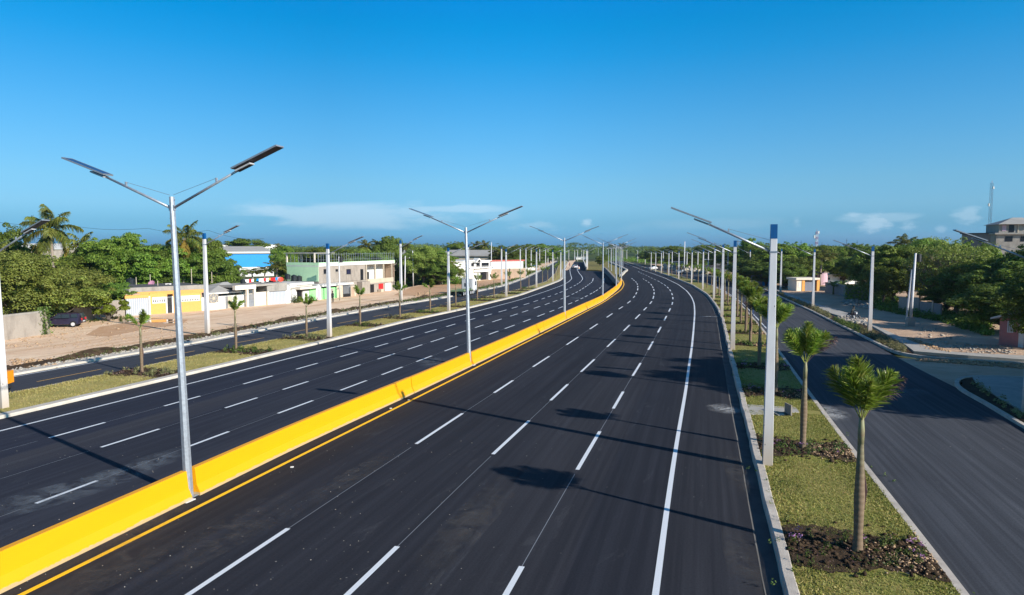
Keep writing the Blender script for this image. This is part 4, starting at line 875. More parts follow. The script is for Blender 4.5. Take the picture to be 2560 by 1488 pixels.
f2=Facade('air_conditioner','pale air conditioner unit on the yellow house roof','air conditioner',AT(413,718,90)[:2],AT(425,718,90)[:2]); z0=AT(419,718,90)[2]; m=MB().box(0,.65,0,.35,z0-.05,z0+.5,.02); m.build('casing','w_white',f2.root); MB().tube([(.42,-.01,z0+.22),(.42,.02,z0+.22)],[.17,.17],14).build('fan_grille','darkgrey',f2.root)
def rpost(px,rt,rb,Y,label,mat='w_beige',r=.05,name='roof_post',cat='post',grp='bare posts standing on the house roofs'):
    x,_,zt=AT(px,rt,Y); zb=AT(px,rb,Y)[2]; o=MB().cyl(x,Y,zb,zt,r,r*.9,8); o.box(x-r*1.2,x+r*1.2,Y-r*1.2,Y+r*1.2,zb-.05,zb+.04); q=o.build(name,mat); tag(q,label,cat,grp)
for a in ((340,693,718,90,'pale short post beside the black tank'),(375,686,704,93,'white post behind the pink dish'),(394,702,735,88,'pale post right of the pink dish'),(478,672,716,92,'tall brown post standing on an orange foot'),(529,680,706,95,'thin brown post above the hipped roof')): rpost(*a)
# white house with hipped roof
f=Facade('white_house','white house with grey hipped roof and round ornamental grille','house',G(503,777),G(566,771.5))
f.box('wall','w_white',(503,742,567,None),0,.2); f.box('wall','w_white',(568,738,616,None),.5,.7,off=.5)
s0,_=f.at(503,760); s1,zE=f.at(606,734); s1=s0+ (s1-s0)
f.box('house_body','w_cream',(512,738,612,None),2.2,7,off=2.2)
apex=AT(528,706,97); ap=np.array(apex[:2])-f.p0; sa=float(ap@f.u); ya=float(ap@f.n); za=apex[2]
e0,ze=f.at(515,733,1.4); e1=f.at(600,735,1.4)[0]
m=MB(); m.add([(e0,1.0,ze),(e1,1.0,ze),(e1,8,ze),(e0,8,ze),(sa,4.4,za+.1),(sa+.8,4.4,za+.1)],[(0,1,5,4),(1,2,5),(2,3,4,5),(3,0,4),(0,3,2,1)]); m.build('roof','roof_grey',f.root)
m=MB(); m.box(e0,e1,.95,1.05,ze-.18,ze+.0); m.build('fascia','w_white',f.root)
c,zc=f.at(534,746,-.03); rr=.62
m=MB(); 
for k in range(24):
    a0=2*math.pi*k/24;a1=2*math.pi*(k+1)/24; m.tube([(c+rr*math.cos(a0),-.05,zc+rr*math.sin(a0)),(c+rr*math.cos(a1),-.05,zc+rr*math.sin(a1))],.05,5)
for k in range(8):
    a=math.pi*k/4; m.tube([(c,-.05,zc),(c+rr*math.cos(a),-.05,zc+rr*math.sin(a))],.035,5)
m.tube([(c,-.07,zc),(c,-.03,zc)],[.2,.2],12)
bk=f.box('window_recess','w_dkblock',(522,735,546,757),-.02,-.003); m.build('round_grille','w_beige',f.root)
f.box('door','w_dkblock',(563.5,741,568.5,None),-.04,.2); f.box('door','w_beige',(569,741,580,None),.3,.49,off=.3)
f=Facade('cream_house','cream house with tall grille gate and flat beam roof','house',G(592,770),G(672,761.6))
f.box('pillar','w_cream',(617,722,621,None),0,.3); f.box('roof_beam','w_cream',(588,713,640,724),-.1,.4); f.box('roof_slab','w_grey',(590,711,700,716),.5,6,off=.5)
f.bars('grille','steel',(616,726,636,736),.05,9); g_=f.box('gate','w_dkblock',(618,736,635,None),.1,.16); f.box('gate_panel','steel',(618,750,635,None),.03,.09)
f.box('pillar','w_cream',(635,716,639,None),0,.3); f.box('front_wall','w_cream',(638,730,672,None),.02,.22)
f.box('house_body','w_cream',(600,724,700,None),3,8,off=3)
f=Facade('grey_gate_house','low house with pale corrugated gate under a raw concrete slab','house',G(671,762.4),G(728,757.6))
f.box('gate','zinc',(672.5,729,714,None),.03,.1); f.box('wall','w_white',(714,729,727,None),0,.25); f.box('pillar','w_cream',(668.5,729,672.5,None),0,.25); f.box('upper_slab','w_grey',(667,708.5,717,728),1.2,4,off=1.2); f.box('house_body','w_white',(714,712,740,None),1.2,6,off=1.2)
f=Facade('white_shop','white house with flat pale roof and dark entrance','house',G(728,757.5),G(776,751.5))
f.box('wall','w_white',(729,724,742,None),.0,.2); f.box('doorway','win',(743,724,757,None),.25,.3,off=.25); f.box('wall','w_white',(757,726,776,None),.0,.2); f.box('awning','w_cream',(738,717,784,722),-.9,1.5,off=.0); f.box('roof','roof_white',(724,707,785,713),.8,6,off=.8); f.box('house_body','w_cream',(728,714,780,None),1,6,off=1)
f.box('doorway','win',(746,730,752,None),-.02,.0)
f=Facade('green_house','bright green house with a white pointed gate arch','house',G(774,752),G(841,744.6))
f.box('wall','w_bgreen',(774,722,791,None),0,.2); f.box('wall','w_bgreen',(801,720,842,None),.0,.2); f.box('gate_arch','w_white',(790.5,718,802.5,None),-.15,.22); f.box('gate','w_lpink',(793,724,800,None),-.18,-.15)
s_,z_=f.at(796.5,718,-.1); w_=.42; MB().prism([(s_-w_,z_),(s_+w_,z_),(s_,z_+.45)],-.15,.2,'y').build('pointed_top','w_white',f.root)
f.box('roof','roof_white',(806,709,884,714),-.3,5,off=-.3); f.box('house_body','w_bgreen',(796,712,842,None),2,6,off=2); f.box('upper_trim','w_green',(797,711,806,722),1,1.3,off=1)
f.box('doorway','w_grey',(827,722,834,None),-.02,.0)
f=Facade('beige_house','beige house front with a dark metal grille gate','house',G(842,744.5),G(890,740))
f.box('wall','w_beige',(842,712,857,None),0,.2); f.box('gate','black',(858,734,876,None),.05,.1); f.bars('grille','steel',(858,713,876,735),.05,7,w=.05); f.box('recess','w_dkblock',(858,712,876,None),.5,.6,off=.5); f.box('wall','w_beige',(877,716,890,None),0,.2); f.box('doorway','w_brick',(879,718,886,None),-.03,.0); f.box('house_body','w_conc',(842,708,890,None),1.5,6,off=1.5)
# two storey house
A_=((796-1280)/FPX*109,109.0); B_=((986-1280)/FPX*130,130.0)
f=Facade('two_storey_house','unfinished two-storey house of bare concrete and mint green with roof terrace','house',A_,B_)
D=6.2
f.box('upper_wall','w_conc',(796,663,913,704),0,D,off=0); f.box('lower_wall','w_conc',(796,704,925,None),.05,D,off=.05)
s9=f.at(986,700)[0]; sB=f.at(913,690)[0]; zfl=f.at(950,706)[1]; zcl=f.at(950,664)[1]; zroof=f.at(860,656)[1]; zband=f.at(860,664)[1]
mb=MB().box(-.06,0,-.02,D+.02,f.at(797,704)[1],zband); mb.build('side_wall','w_green',f.root)
MB().box(-.08,s9,-.12,D+.1,zband,zband+.16).build('roof_slab','w_white',f.root)
MB().box(-.08,s9,-.14,.02,zband+.16,zroof+.1).build('parapet','w_green',f.root); MB().box(-.1,.05,-.14,D+.1,zband+.16,zroof+.1).build('parapet','w_green',f.root)
MB().box(sB*.42,s9*.86,-.16,-.141,zband+.02,zroof).build('parapet_band','w_white',f.root)
MB().box(sB,s9,2.2,D,zfl,zband).build('balcony_back_wall','w_white',f.root)
MB().box(sB-.2,s9,-.1,D,zfl-.22,zfl).build('balcony_floor','w_conc',f.root)
MB().box(sB+.6,s9-.2,-.08,.05,zfl,zfl+.75).build('balcony_wall','w_beige',f.root)
MB().box(s9-.25,s9,.0,D,zfl,zband).build('balcony_side_wall','w_brick',f.root)
for k in range(4): a=sB+ (s9-sB)*(.03+.29*k); MB().box(a,a+.22,-.05,.17,zfl,zband).build('column','w_beige',f.root)
MB().box(sB+3.0,sB+4.4,2.16,2.2,zfl,zfl+1.9).build('doorway','win',f.root)
for (a,b,c,d) in ((809,673,816,685),(839,673,845,679.5),(866,673,877,686)):
    w=f.box('window','win',(a,b,c,d),-.02,.0); f.box('sill','w_grey',(a-.7,d,c+.7,d+1),-.08,-.0,w)
f.box('curtain','carpurple',(867.5,674.5,876,685),-.05,-.02); f.box('doorway','win',(901,673,908,None if False else 700),-.03,.0)
f.box('doorway','win',(926,708,935,None),-.02,.04); f.box('lower_wall','w_conc',(925,706,946,None),.05,D,off=.05)
f.box('red_door','red',(947,704,958,None),-.02,.05); f.box('white_gate','w_white',(963,706,978,None),-.02,.05); f.box('lower_wall','w_conc',(946,704,986,None),.06,D,off=.06); f.box('stub_wall','w_beige',(953,723,959,None),-.8,-.1,off=-.8)
f.box('stair_wall','w_conc',(905,704,925,None),-1.0,-.02,off=-1.0)
# roof fence and pavilion
zt=f.at(860,634)[1]; m=MB(); nps=34
for k in range(nps):
    a=.0+(s9)*k/(nps-1)+random.uniform(-.1,.1); m.box(a-.025,a+.025,-.02,.03,zroof,zt+random.uniform(-.1,.25) if k>6 else zt)
for k in range(9): b=D*k/8; m.box(-.02,.03,b-.025,b+.025,zroof,zt)
for zz in (zroof+.5,zt-.1): m.box(0,s9,-.01,.01,zz,zz+.03); m.box(-.01,.01,0,D,zz,zz+.03)
m.build('roof_fence','steel',f.root)
rf=MB(); rf.box(-.3,5.2,.6,D+.4,zt+.05,zt+.16); rf.build('terrace_roof','roof_grey',f.root)
for a,b in ((0,.7),(0,D),(3.4,.7),(3.4,D)): MB().box(a-.1,a+.1,b-.1,b+.1,zroof,zt+.05).build('terrace_post','w_cream',f.root)
# laundry, tanks and dish on the single storey roofs
for i,(px,r0,r1,Y) in enumerate(((719,685,699,108),(735,687,702,109),(747,689,705,110),(607,698,710,98))): water_tank(px,r0,r1,Y,['left black water tank of three behind the red dish','middle black water tank of three left of the green wall','right and nearest black water tank of three by the green wall','black water tank at the left end of the laundry line'][i])
dish(702,699,104,.42,'reddish','orange-red satellite dish at the right end of the laundry line',-80)
t=thing('laundry_line','clothes line with colourful washing drying on a flat roof','laundry line',(0,0,0))
a=AT(610,699,100);b=AT(700,693,106); m=MB(); m.tube([a,b],[.012,.012],4)
for q in (a,b): m.cyl(q[0],q[1],q[2]-1.3,q[2]+.1,.04,.04,6)
m.build('line','steel',t); cols=['w_white','w_white','red','carwhite','plant_green','w_blue','w_white','w_white','red','w_white','w_yellow','red','red','w_blue','pinkdish']
for k in range(15):
    u=(k+.5)/15; p=Vector(a).lerp(Vector(b),u); d=(Vector(b)-Vector(a)).normalized(); w=.26; h=.35+.35*((k*7)%5)/5
    mm=MB(); mm.add([tuple(p-d*w),tuple(p+d*w),tuple(p+d*w*.95+Vector((0,.05,-h))),tuple(p-d*w*.95+Vector((0,-.04,-h)))],[(0,1,2,3)]); o=mm.build('garment',cols[k],t); o.modifiers.new('s','SOLIDIFY').thickness=.015
# generic block building
def block(name,label,px0,Y0,px1,Y1,rows,depth,wall,roof,roofrise=0,gable=None,windows=(),cat='building',extra=None):
    p0=((px0-1280)/FPX*Y0,Y0); p1=((px1-1280)/FPX*Y1,Y1); f=Facade(name,label,cat,p0,p1); L=f.L
    xm=(px0+px1)/2; zt=f.at(xm,rows)[1]
    MB().box(0,L,0,depth,-.2,zt).build('wall',wall,f.root)
    if roofrise:
        r=MB(); r.add([(-.3,-.4,zt-.05),(L+.3,-.4,zt-.05),(L+.3,depth*.5,zt+roofrise),(-.3,depth*.5,zt+roofrise),(L+.3,depth+.4,zt-.05),(-.3,depth+.4,zt-.05)],[(0,1,2,3),(3,2,4,5)]); o=r.build('roof',roof,f.root); o.modifiers.new('s','SOLIDIFY').thickness=.12
        g=MB(); g.prism([(0,zt),(depth,zt),(depth*.5,zt+roofrise-.08)],.0,.1,'x'); g.prism([(0,zt),(depth,zt),(depth*.5,zt+roofrise-.08)],L-.1,L,'x'); g.build('gable_wall',gable or wall,f.root)
    else: MB().box(-.25,L+.25,-.3,depth+.3,zt,zt+.18).build('roof',roof,f.root)
    for (a,b,c,d) in windows: f.box('window','win',(a,b,c,d),-.03,.0)
    return f
f=block('blue_warehouse','large bright blue warehouse with white base and grey roof',556,188,684,196,633,24,'w_blue','roof_grey',1.9,'w_white'); f.box('base_wall','w_white',(556,668,684.3,None),-.12,.0); f.box('fascia','w_white',(556,629.5,685,633),-.35,-.02)
block('pale_roofed_hall','long pale-roofed hall behind the tall coconut palm',20,150,205,158,622,14,'w_conc','roof_white',1.2)
block('hilltop_house','white two-level house above the blue warehouse',657,335,694,340,612,10,'w_white','roof_white',0,None,((662,613,666,616),(672,613,677,616)))
block('hilltop_house','small white houses on the skyline left of the blue warehouse',520,300,572,305,613,8,'w_white','roof_white',0,None,((530,614,534,617),(548,614,552,617)))
f=block('grey_warehouse','very long low warehouse with grey sheet roof and beige wall',955,236,1226,226,640,16,'w_beige','roof_grey',2.0,'w_blue'); f.box('fascia','w_grey',(955,639,1226,641),-.5,-.02)
f=block('gabled_house','white two-storey house with small pointed gable and balcony',1158,163,1226,172,653,8,'w_white','w_white',0,None,((1178,658,1185,667),(1191,658,1200,667),(1204,657,1222,667)),'house')
s_,z_=f.at(1195,653,-.6); MB().prism([(s_-1.5,z_-.3),(s_+1.5,z_-.3),(s_,z_+.75)],-1,.5,'y').build('gable','w_white',f.root); MB().prism([(s_-.9,z_-.2),(s_+.9,z_-.2),(s_,z_+.4)],-1.03,-1.0,'y').build('gable_vent','win',f.root)
f.box('balcony_floor','w_white',(1176,668,1228,671.5),-1.2,0,off=-1.2); f.bars('railing','w_white',(1177,664,1227,668),-1.15,22,w=.05); f.box('column','w_white',(1200.5,654,1203,671),-1.2,-1.0,off=-1.2); f.box('garage_door','win',(1201,679,1220,None),-.05,.0); f.box('garage_frame','w_brick',(1200,676,1221,679),-.3,.0,off=-.3); f.box('porch_wall','w_white',(1186,672,1228,680),-.6,-.0,off=-.6); f.box('column','w_white',(1221.5,676,1227,None),-.8,.0,off=-.8)
f=Facade('white_wall','small white building with fence panels left of the gabled house','house',((1108-1280)/FPX*160,160),((1160-1280)/FPX*162,162)); f.box('wall','w_white',(1108,655,1160,None),0,5); f.box('roof','roof_white',(1107,653.5,1161,655.5),-.2,5.2); f.box('fence_panel','w_cream',(1176-8,673,1186-2,None),-1.0,-.9,off=-1)
f=Facade('long_white_wall','long white wall with a red top edge above an earth wall','wall',((1228-1280)/FPX*180,180),((1312-1280)/FPX*186,186)); f.box('wall','w_white',(1228,653,1308,None),0,4); f.box('red_edge','redroof',(1226,650,1312,653.5),-.15,.3)
f=Facade('earth_wall','brown block retaining wall below the white wall','wall',((1226-1280)/FPX*172,172),((1314-1280)/FPX*178,178)); f.box('wall','w_brick',(1226,673,1314,None),0,.4); f.box('coping','w_beige',(1225,671.5,1315,673.5),-.05,.45)
f=block('blue_roofed_house','small white house with a blue roof panel near the left bend',1316,236,1337,238,663,7,'w_white','w_blue',1.0,None,((1320,666,1323,670),),'house')
block('distant_house','pale low house by the left bend of the road',1440,440,1470,440,643.5,8,'w_white','roof_white',0,None,(),'house')
block('distant_house','tan house among far trees right of the barrier end',1595,445,1603,445,638,8,'w_beige','roof_white',0,None,(),'house')
# right side buildings
f=Facade('gate_house','small flat-roofed gateway with orange pillars and dark gate','gateway',G(1993,727.5),G(2049,727)); f.box('side_wall','w_cream',(1992,700,2005,None),-.02,3); f.box('roof_slab','w_cream',(1991,695,2050,700),-.35,3.2); f.box('gate','zincdk',(2013,701,2043,None),.35,.42,off=.35)
for a in (2006,2043): f.box('pillar','w_yellow',(a,700,a+6.5,None),-.12,.25)
f.box('window','w_white',(1996,706,1999.5,719),-.05,-.02); f.box('back_wall','w_dkblock',(1993,700,2049,None),2.8,3,off=2.8)
f=block('pink_white_house','low white house with a rounded pale pink corner','house' and 2048,148,2146,152,688,7,'w_white','roof_white',0,None,((2066,694,2076,700),(2100,694,2112,700)),'house')
s_=f.at(2052,700)[0]; MB().cyl(s_+.2,.4,-.1,f.at(2052,683)[1],1.5,1.5,20).build('round_corner','w_lpink',f.root); f.box('upper_block','w_lpink',(2018,681,2060,692),2,6,off=2)
f=Facade('block_wall','long grey block wall below the banana plants','wall',G(2062,730.5),G(2128,743.5)); MB().box(0,f.L,0,.2,-.2,1.75).build('wall','w_dkblock',f.root); MB().box(-.02,f.L+.02,-.03,.23,1.75,1.82).build('coping','w_grey',f.root)
f=Facade('block_wall','pale block wall in the shade behind the leaning utility pole','wall',G(2248,781.5),G(2298,787)); f.box('wall','w_grey',(2247,745,2298,None),0,.2)
f=Facade('block_wall','dark grey block wall under the bare-branched tree','wall',G(2300,789),G(2350,797)); f.box('wall','w_dkblock',(2300,757,2352,None),0,.2); f.box('post','w_beige',(2330,752,2332,None),-.1,.0)
f=Facade('block_wall','short beige block wall above the vine hedge','wall',((2138-1280)/FPX*126,126),((2186-1280)/FPX*126,126)); f.box('wall','w_beige',(2138,704,2186,None),0,.2)
f=Facade('perimeter_wall','dark mossy wall left of the orange-pillared gateway','wall',G(1953,716),G(1992,724)); f.box('wall','w_dkblock',(1953,693,1992,None),0,.2)
# vine hedge
t=thing('vine_hedge','wall thickly covered by dark green vines','hedge',(*G(2152,750),0),R(-60)); MB().box(-2.6,2.6,0,.25,-.2,2.0).build('wall','w_dkblock',t)
rng=np.random.default_rng(9); n=2600; C=np.c_[rng.uniform(-2.7,2.7,n),rng.uniform(-.35,.5,n),rng.uniform(0,2.35,n)]; V,F=leaf_quads(C,np.tile([0,-.8,.5],(n,1)),.13); rawmesh('vines',V,F,'leaf_a',t)
f=Facade('zinc_shack','roadside shack of weathered zinc with an open counter','shack',((1879-1280)/FPX*145,145),((1924-1280)/FPX*143,143)); f.box('side_wall','zincdk',(1878,681,1906,None),0,.1); f.box('roof','roof_white',(1875,678,1928,680.5),-.8,3.5); f.box('counter','w_blue',(1906,697,1922,None),.0,.1); f.box('opening','win',(1906,683,1922,697),.3,.4,off=.3); f.box('back_wall','zincdk',(1878,681,1924,None),3,3.1,off=3); f.box('goods','reddish',(1909,691,1914,696),.1,.25,off=.1)
f=Facade('concrete_hut','dark concrete hut with square roof left of the shack','hut',((1846-1280)/FPX*165,165),((1866-1280)/FPX*165,165)); f.box('wall','w_conc',(1846,674,1866,None),0,3); f.box('roof_slab','roof_dark',(1842,670,1869,674),-.4,3.4); f.box('doorway','win',(1852,679,1863,None),-.05,.0)
f=block('grey_house','grey concrete two-level house behind the third right lamp post',1763,226,1838,222,665,9,'w_dkblock','roof_dark',0,None,((1768,670,1775,680),(1790,672,1800,684)),'house'); f.box('upper_block','w_grey',(1791,650,1818,665),2,6,off=2); f.box('upper_roof','roof_white',(1760,648,1822,650),1.5,6.5,off=1.5)
block('roadside_stall','low stall with pale thatched tarp on the right roadside',1728,232,1752,232,674,4,'w_brick','w_beige',0,None,(),'stall')
block('roadside_stall','pavilion roof behind the parked bus',1686,236,1716,236,655.5,5,'w_dkblock','roof_grey',0,None,(),'stall')
# pink house
f=Facade('pink_house','dark pink house in the shade at the right edge with white window','house',G(2500,862),G(2600,874)); f.box('wall','w_pink',(2500,800,2600,None),0,5)
zt=f.at(2530,800)[1]; MB().prism([(-.6,zt-.05),(f.L,zt+1.2),(f.L,zt+1.35),(-.6,zt+.1)],-.5,5.4,'y').build('roof','roof_white',f.root); MB().prism([(0,zt-.1),(f.L,zt-.1),(f.L,zt+1.2)],0,.1,'y').build('gable_wall','w_pink',f.root)
w=f.box('window','w_white',(2519,803,2534,832),-.04,.0); f.bars('louvres','w_grey',(2520.5,805,2532.5,830),-.05,3,w,.04); f.box('door','w_white',(2548,808,2562,None),-.04,.0)
# unfinished tower building
f=Facade('unfinished_building','grey unfinished concrete building with hipped roof at the right edge','building',((2492-1280)/FPX*118,118),((2600-1280)/FPX*116,116))
f.box('lower_storey','w_grey',(2491,586,2600,None),0,9); f.box('floor_slab','w_grey',(2488,582,2604,586),-.5,9.5,off=-.5); f.box('upper_storey','w_grey',(2498,561,2600,582),.3,7,off=.3)
s0,z0=f.at(2495,561,-.3); s1=f.at(2600,561,-.3)[0]; sa,za=f.at(2533,544,3)
MB().add([(s0,-.5,z0),(s1,-.5,z0),(s1,7.6,z0),(s0,7.6,z0),(sa,3.3,za),(sa+1.5,3.3,za)],[(0,1,5,4),(1,2,5),(2,3,4,5),(3,0,4),(0,3,2,1)]).build('roof','roof_grey',f.root)
for r in ((2513,591,2532,604),(2552,591,2562,604)): f.box('window','win',r,-.04,.0)
f.box('window','win',(2523,562.5,2536,581),.26,.3,off=.26); f.box('window','w_lpink',(2506,563,2516,578),.26,.3,off=.26); f.box('column','w_beige',(2545,561,2548,582),.2,.3,off=.2)
f=block('grey_annex','long dark grey annex wall behind the bare-branched tree',2400,124,2492,120,585,6,'w_dkblock','roof_dark',0,None,(),'building')
# ---------------------------------------------------------------- masts and utility poles
def lattice(px,rt,rb,Y,w,mats,label,n=14):
    x,_,zt=AT(px,rt,Y); zb=-.2; t=thing('lattice_tower',label,'tower',(x,Y,0))
    for i in range(n):
        a=zb+(zt-zb)*i/n;b=zb+(zt-zb)*(i+1)/n; m=MB()
        for k in range(3):
            c0=2*math.pi*k/3;c1=2*math.pi*(k+1)/3; P0=(w*math.cos(c0),w*math.sin(c0));P1=(w*math.cos(c1),w*math.sin(c1))
            m.tube([(*P0,a),(*P0,b)],w*.10,4); m.tube([(*P0,a),(*P1,b)],w*.06,4); m.tube([(*P0,b),(*P1,b)],w*.06,4)
        m.build('tower_section',mats[i%len(mats)],t)
    m=MB().box(-w*1.8,-w*.9,-w*.5,w*.5,zt*.72,zt*.72+w*2.0); m.build('antenna','w_white',t); m=MB().box(w*.8,w*1.6,-w*.4,w*.4,zt*.93,zt*.93+w*1.6); m.build('antenna','w_white',t); MB().cyl(0,0,zt,zt+w*2,w*.1,w*.05,5).build('lightning_rod','red',t)
lattice(2480,458,575,300,.62,['steel'],'slender grey lattice tower against the sky at the far right',16)
lattice(2042,580,612,700,1.5,['redroof','w_white'],'distant red and white lattice tower above the right trees',9)
for i,px in enumerate((2003,2117,2143,2055)):
    x,_,zt=AT(px,(601,597,601,606)[i],620); m=MB().cyl(0,0,0,zt,.22,.12,6); m.box(-.9,.9,-.08,.08,zt-2.0,zt-1.8); o=m.build('antenna_mast','darkgrey'); o.location=(x,620,0); tag(o,'thin dark antenna mast on the right horizon, %s'%('left of the red and white tower','right of the red and white tower, taller','furthest right of the thin masts','just right of the red and white tower')[i],'mast','thin masts on the right horizon')
def upole(px,rt,base,label,lean=0,mat='pole_conc',r=.14,tr=False,cross=True):
    q=G(*base); x,_,zt=AT(px,rt,q[1]); t=thing('utility_pole',label,'utility pole',(q[0],q[1],0)); dx=x-q[0]
    MB().tube([(0,0,-.2),(dx,0,zt)],[r,r*.6],8).build('pole',mat,t,True)
    if cross: m=MB().box(dx-.9,dx+.9,-.05,.05,zt-.5,zt-.4); m.build('crossarm','bark',t); m=MB(); [m.cyl(dx+a,0,zt-.4,zt-.22,.05,.03,6) for a in (-.8,0,.8)]; m.build('insulators','w_white',t)
    if tr: m=MB().cyl(dx+.35,0,zt-.9,zt-.1,.24,.24,12); m.build('transformer','darkgrey',t)
    return t
upole(847,642,(850,751),'thin utility pole in front of the green house',r=.13,cross=False,tr=True)
upole(1013,640,(1012,727),'utility pole beside the dirt lot, left one of two'); upole(1031.5,627,(1033,714),'taller utility pole beside the dirt lot, right one of two',cross=False)
upole(1228.5,606,(1228,690),'white mast rising behind the grey warehouse','0',cross=False)
upole(1712,604,(1710,684),'tall white mast among the right frontage lamps',cross=False,r=.2)
t=upole(2289,633,(2275,815),'leaning grey utility pole with transformer by the shaded wall',r=.17,tr=True,cross=False)
MB().box(-.35,.35,-.3,.3,-.1,.9,.03).build('concrete_block','w_grey',t); MB().tube([(-.35,.1,.6),(.0,.1,5.9)],[.11,.08],8).build('brace_pole','pole_conc',t)
upole(1845,600,(1842,693),'distant wooden pole right of the concrete hut',mat='bark',cross=True,r=.11)
t=thing('overhead_cable','thin overhead cable crossing the sky above the left trees','cable'); pts=[AT(-60,545,85),AT(135,557,90),AT(370,571,96),AT(520,576,100),AT(660,597,104)]
m=MB()
for a,b in zip(pts[:-1],pts[1:]):
    q=[tuple(Vector(a).lerp(Vector(b),u)-Vector((0,0,.5*math.sin(math.pi*u)))) for u in np.linspace(0,1,7)]; m.tube(q,.018,4)
m.build('cable','darkgrey',t)
# ---------------------------------------------------------------- vehicles
def wheel(root,x,y,r,w,name='wheel',rim='lampgrey'):
    o=MB().tube([(x,y-w/2,r),(x,y-w/2+.02,r),(x,y+w/2-.02,r),(x,y+w/2,r)],[r*.9,r,r,r*.9],20).build(name,'black',root,False)
    MB().tube([(x,y-w/2-.01,r),(x,y+w/2+.01,r)],[r*.6,r*.6],14).build('rim',rim,o)
def car(label,loc,rz,paint,suv=False,sc=1,name='parked_car',group=None):
    t=thing(name,label,'car',(*loc,0.0),rz,group,sc); L=4.55;W=1.78;H=1.70 if suv else 1.45
    if suv: prof=[(-2.25,.45),(-2.28,.75),(-2.2,1.02),(-2.02,1.60),(-1.8,1.68),(.3,1.68),(.95,1.12),(2.0,1.0),(2.25,.8),(2.27,.45),(1.9,.32),(-1.9,.32)]
    else: prof=[(-2.25,.42),(-2.25,.85),(-1.75,.98),(-1.1,1.42),(.25,1.43),(1.05,.98),(2.0,.85),(2.25,.65),(2.25,.4),(1.9,.28),(-1.9,.28)]
    belt=1.05 if suv else .95
    b=MB(); n=len(prof); V=[]
    for y,k in ((-W/2,0),(W/2,1)):
        for (x,z) in prof: ins=.22 if z>belt+.05 else (.05 if z<.5 else 0); V.append((x,y+(ins if y<0 else -ins),z))
    b.add(V,[tuple(range(n))[::-1],tuple(range(n,2*n))]+[(i,(i+1)%n,n+(i+1)%n,n+i) for i in range(n)])
    body=b.build('body',paint,t); bv=body.modifiers.new('b','BEVEL'); bv.width=.05; bv.segments=2; bv.limit_method='ANGLE'
    zt=H-.14 if suv else H-.1
    for s in (-1,1):
        y0=s*(W/2-.035);y1=s*(W/2-.205)
        for (a,bb,c,d) in (((-1.05,-.15,-.15,-.95)),((-.08,.72,.22,-.08))) if suv else (((-1.0,-.1,-.1,-.85)),((-.03,.75,.25,-.03))):
            z0=belt+.06; m=MB(); off=s*.012
            m.add([(a,y0+off,z0),(bb,y0+off,z0),(c,y1+off+s*.01,zt),(d,y1+off+s*.01,zt)],[(0,1,2,3)]); w=m.build('window','glass',t); w.modifiers.new('s','SOLIDIFY').thickness=.012
        if suv: m=MB().add([(-1.85,y0+s*.012,belt+.1),(-1.15,y0+s*.012,belt+.1),(-1.12,y1+s*.02,zt),(-1.75,y1+s*.02,zt)],[(0,1,2,3)]); w=m.build('window','glass',t); w.modifiers.new('s','SOLIDIFY').thickness=.012
        for x in (-1.35,1.38): wheel(t,x,s*(W/2-.10),.36 if suv else .32,.22)
        MB().box(2.18,2.29,s*.6-.18,s*.6+.18,.66,.8).build('headlight','carwhite',t); MB().box(-2.31,-2.2,s*.72-.1,s*.72+.1,.8,1.05).build('tail_light','red',t)
        MB().box(.62,.78,s*(W/2+.02)-.09,s*(W/2+.02)+.09,1.0,1.13).build('mirror',paint,t)
    if suv: m=MB().add([(-2.225,-.66,1.10),(-2.225,.66,1.10),(-2.065,.58,1.56),(-2.065,-.58,1.56)],[(0,1,2,3)])
    else: m=MB().add([(-1.72,-.62,1.02),(-1.72,.62,1.02),(-1.17,.52,1.40),(-1.17,-.52,1.40)],[(0,1,2,3)])
    w=m.build('rear_window','glass',t); w.location=(-.02,0,.02); w.modifiers.new('s','SOLIDIFY').thickness=.01
    x0,x1=(.93,.33) if suv else (1.02,.28); m=MB().add([(x0,-.68,belt+.1),(x0,.68,belt+.1),(x1,.58,zt),(x1,-.58,zt)],[(0,1,2,3)]); w=m.build('windscreen','glass',t); w.location=(.03,0,.02); w.modifiers.new('s','SOLIDIFY').thickness=.01
    MB().box(-2.33,-2.25,-.26,.26,.6,.72).build('number_plate','carwhite',t); return t
q=G(157,817); car('dark purple-black SUV parked by the wall under the olive tree',q,R(196),'suv',True,.86)
car('white car driving away on the left carriageway near the bend',G(1437,671),R(100),'carwhite',sc=.95,name='car')
car('white car on the distant right frontage road',G(1633,673.5),R(215),'carwhite',sc=.75,name='car')
# truck
q=G(1163,737); hd=heading(LN['FW'],q); t=thing('flatbed_truck','white truck tractor with a green flatbed on the left frontage road','truck',(q[0]+.2,q[1],0),hd,None,.86)
MB().box(1.0,2.9,-1.2,1.2,.75,3.1,.10).build('cab','carwhite',t); c=t.children[-1] if t.children else None
MB().box(.3,1.0,-1.15,1.15,1.0,3.2,.08).build('sleeper','lampgrey',t); MB().box(2.9,4.1,-.75,.75,.7,1.7,.12).build('bonnet','carwhite',t)
MB().box(1.8,2.5,-1.215,-1.2,1.8,2.6).build('side_window','glass',t); MB().box(1.8,2.5,1.2,1.215,1.8,2.6).build('side_window','glass',t); MB().box(2.9,2.92,-1.0,1.0,1.75,2.7).build('windscreen','glass',t); MB().box(.27,.3,-.5,.5,1.6,2.3).build('rear_panel','darkgrey',t)
MB().box(-5.6,.2,-1.25,1.25,.95,1.18,.02).build('flatbed','flatgreen',t); MB().box(-5.4,3.8,-.45,.45,.55,.93).build('chassis','darkgrey',t)
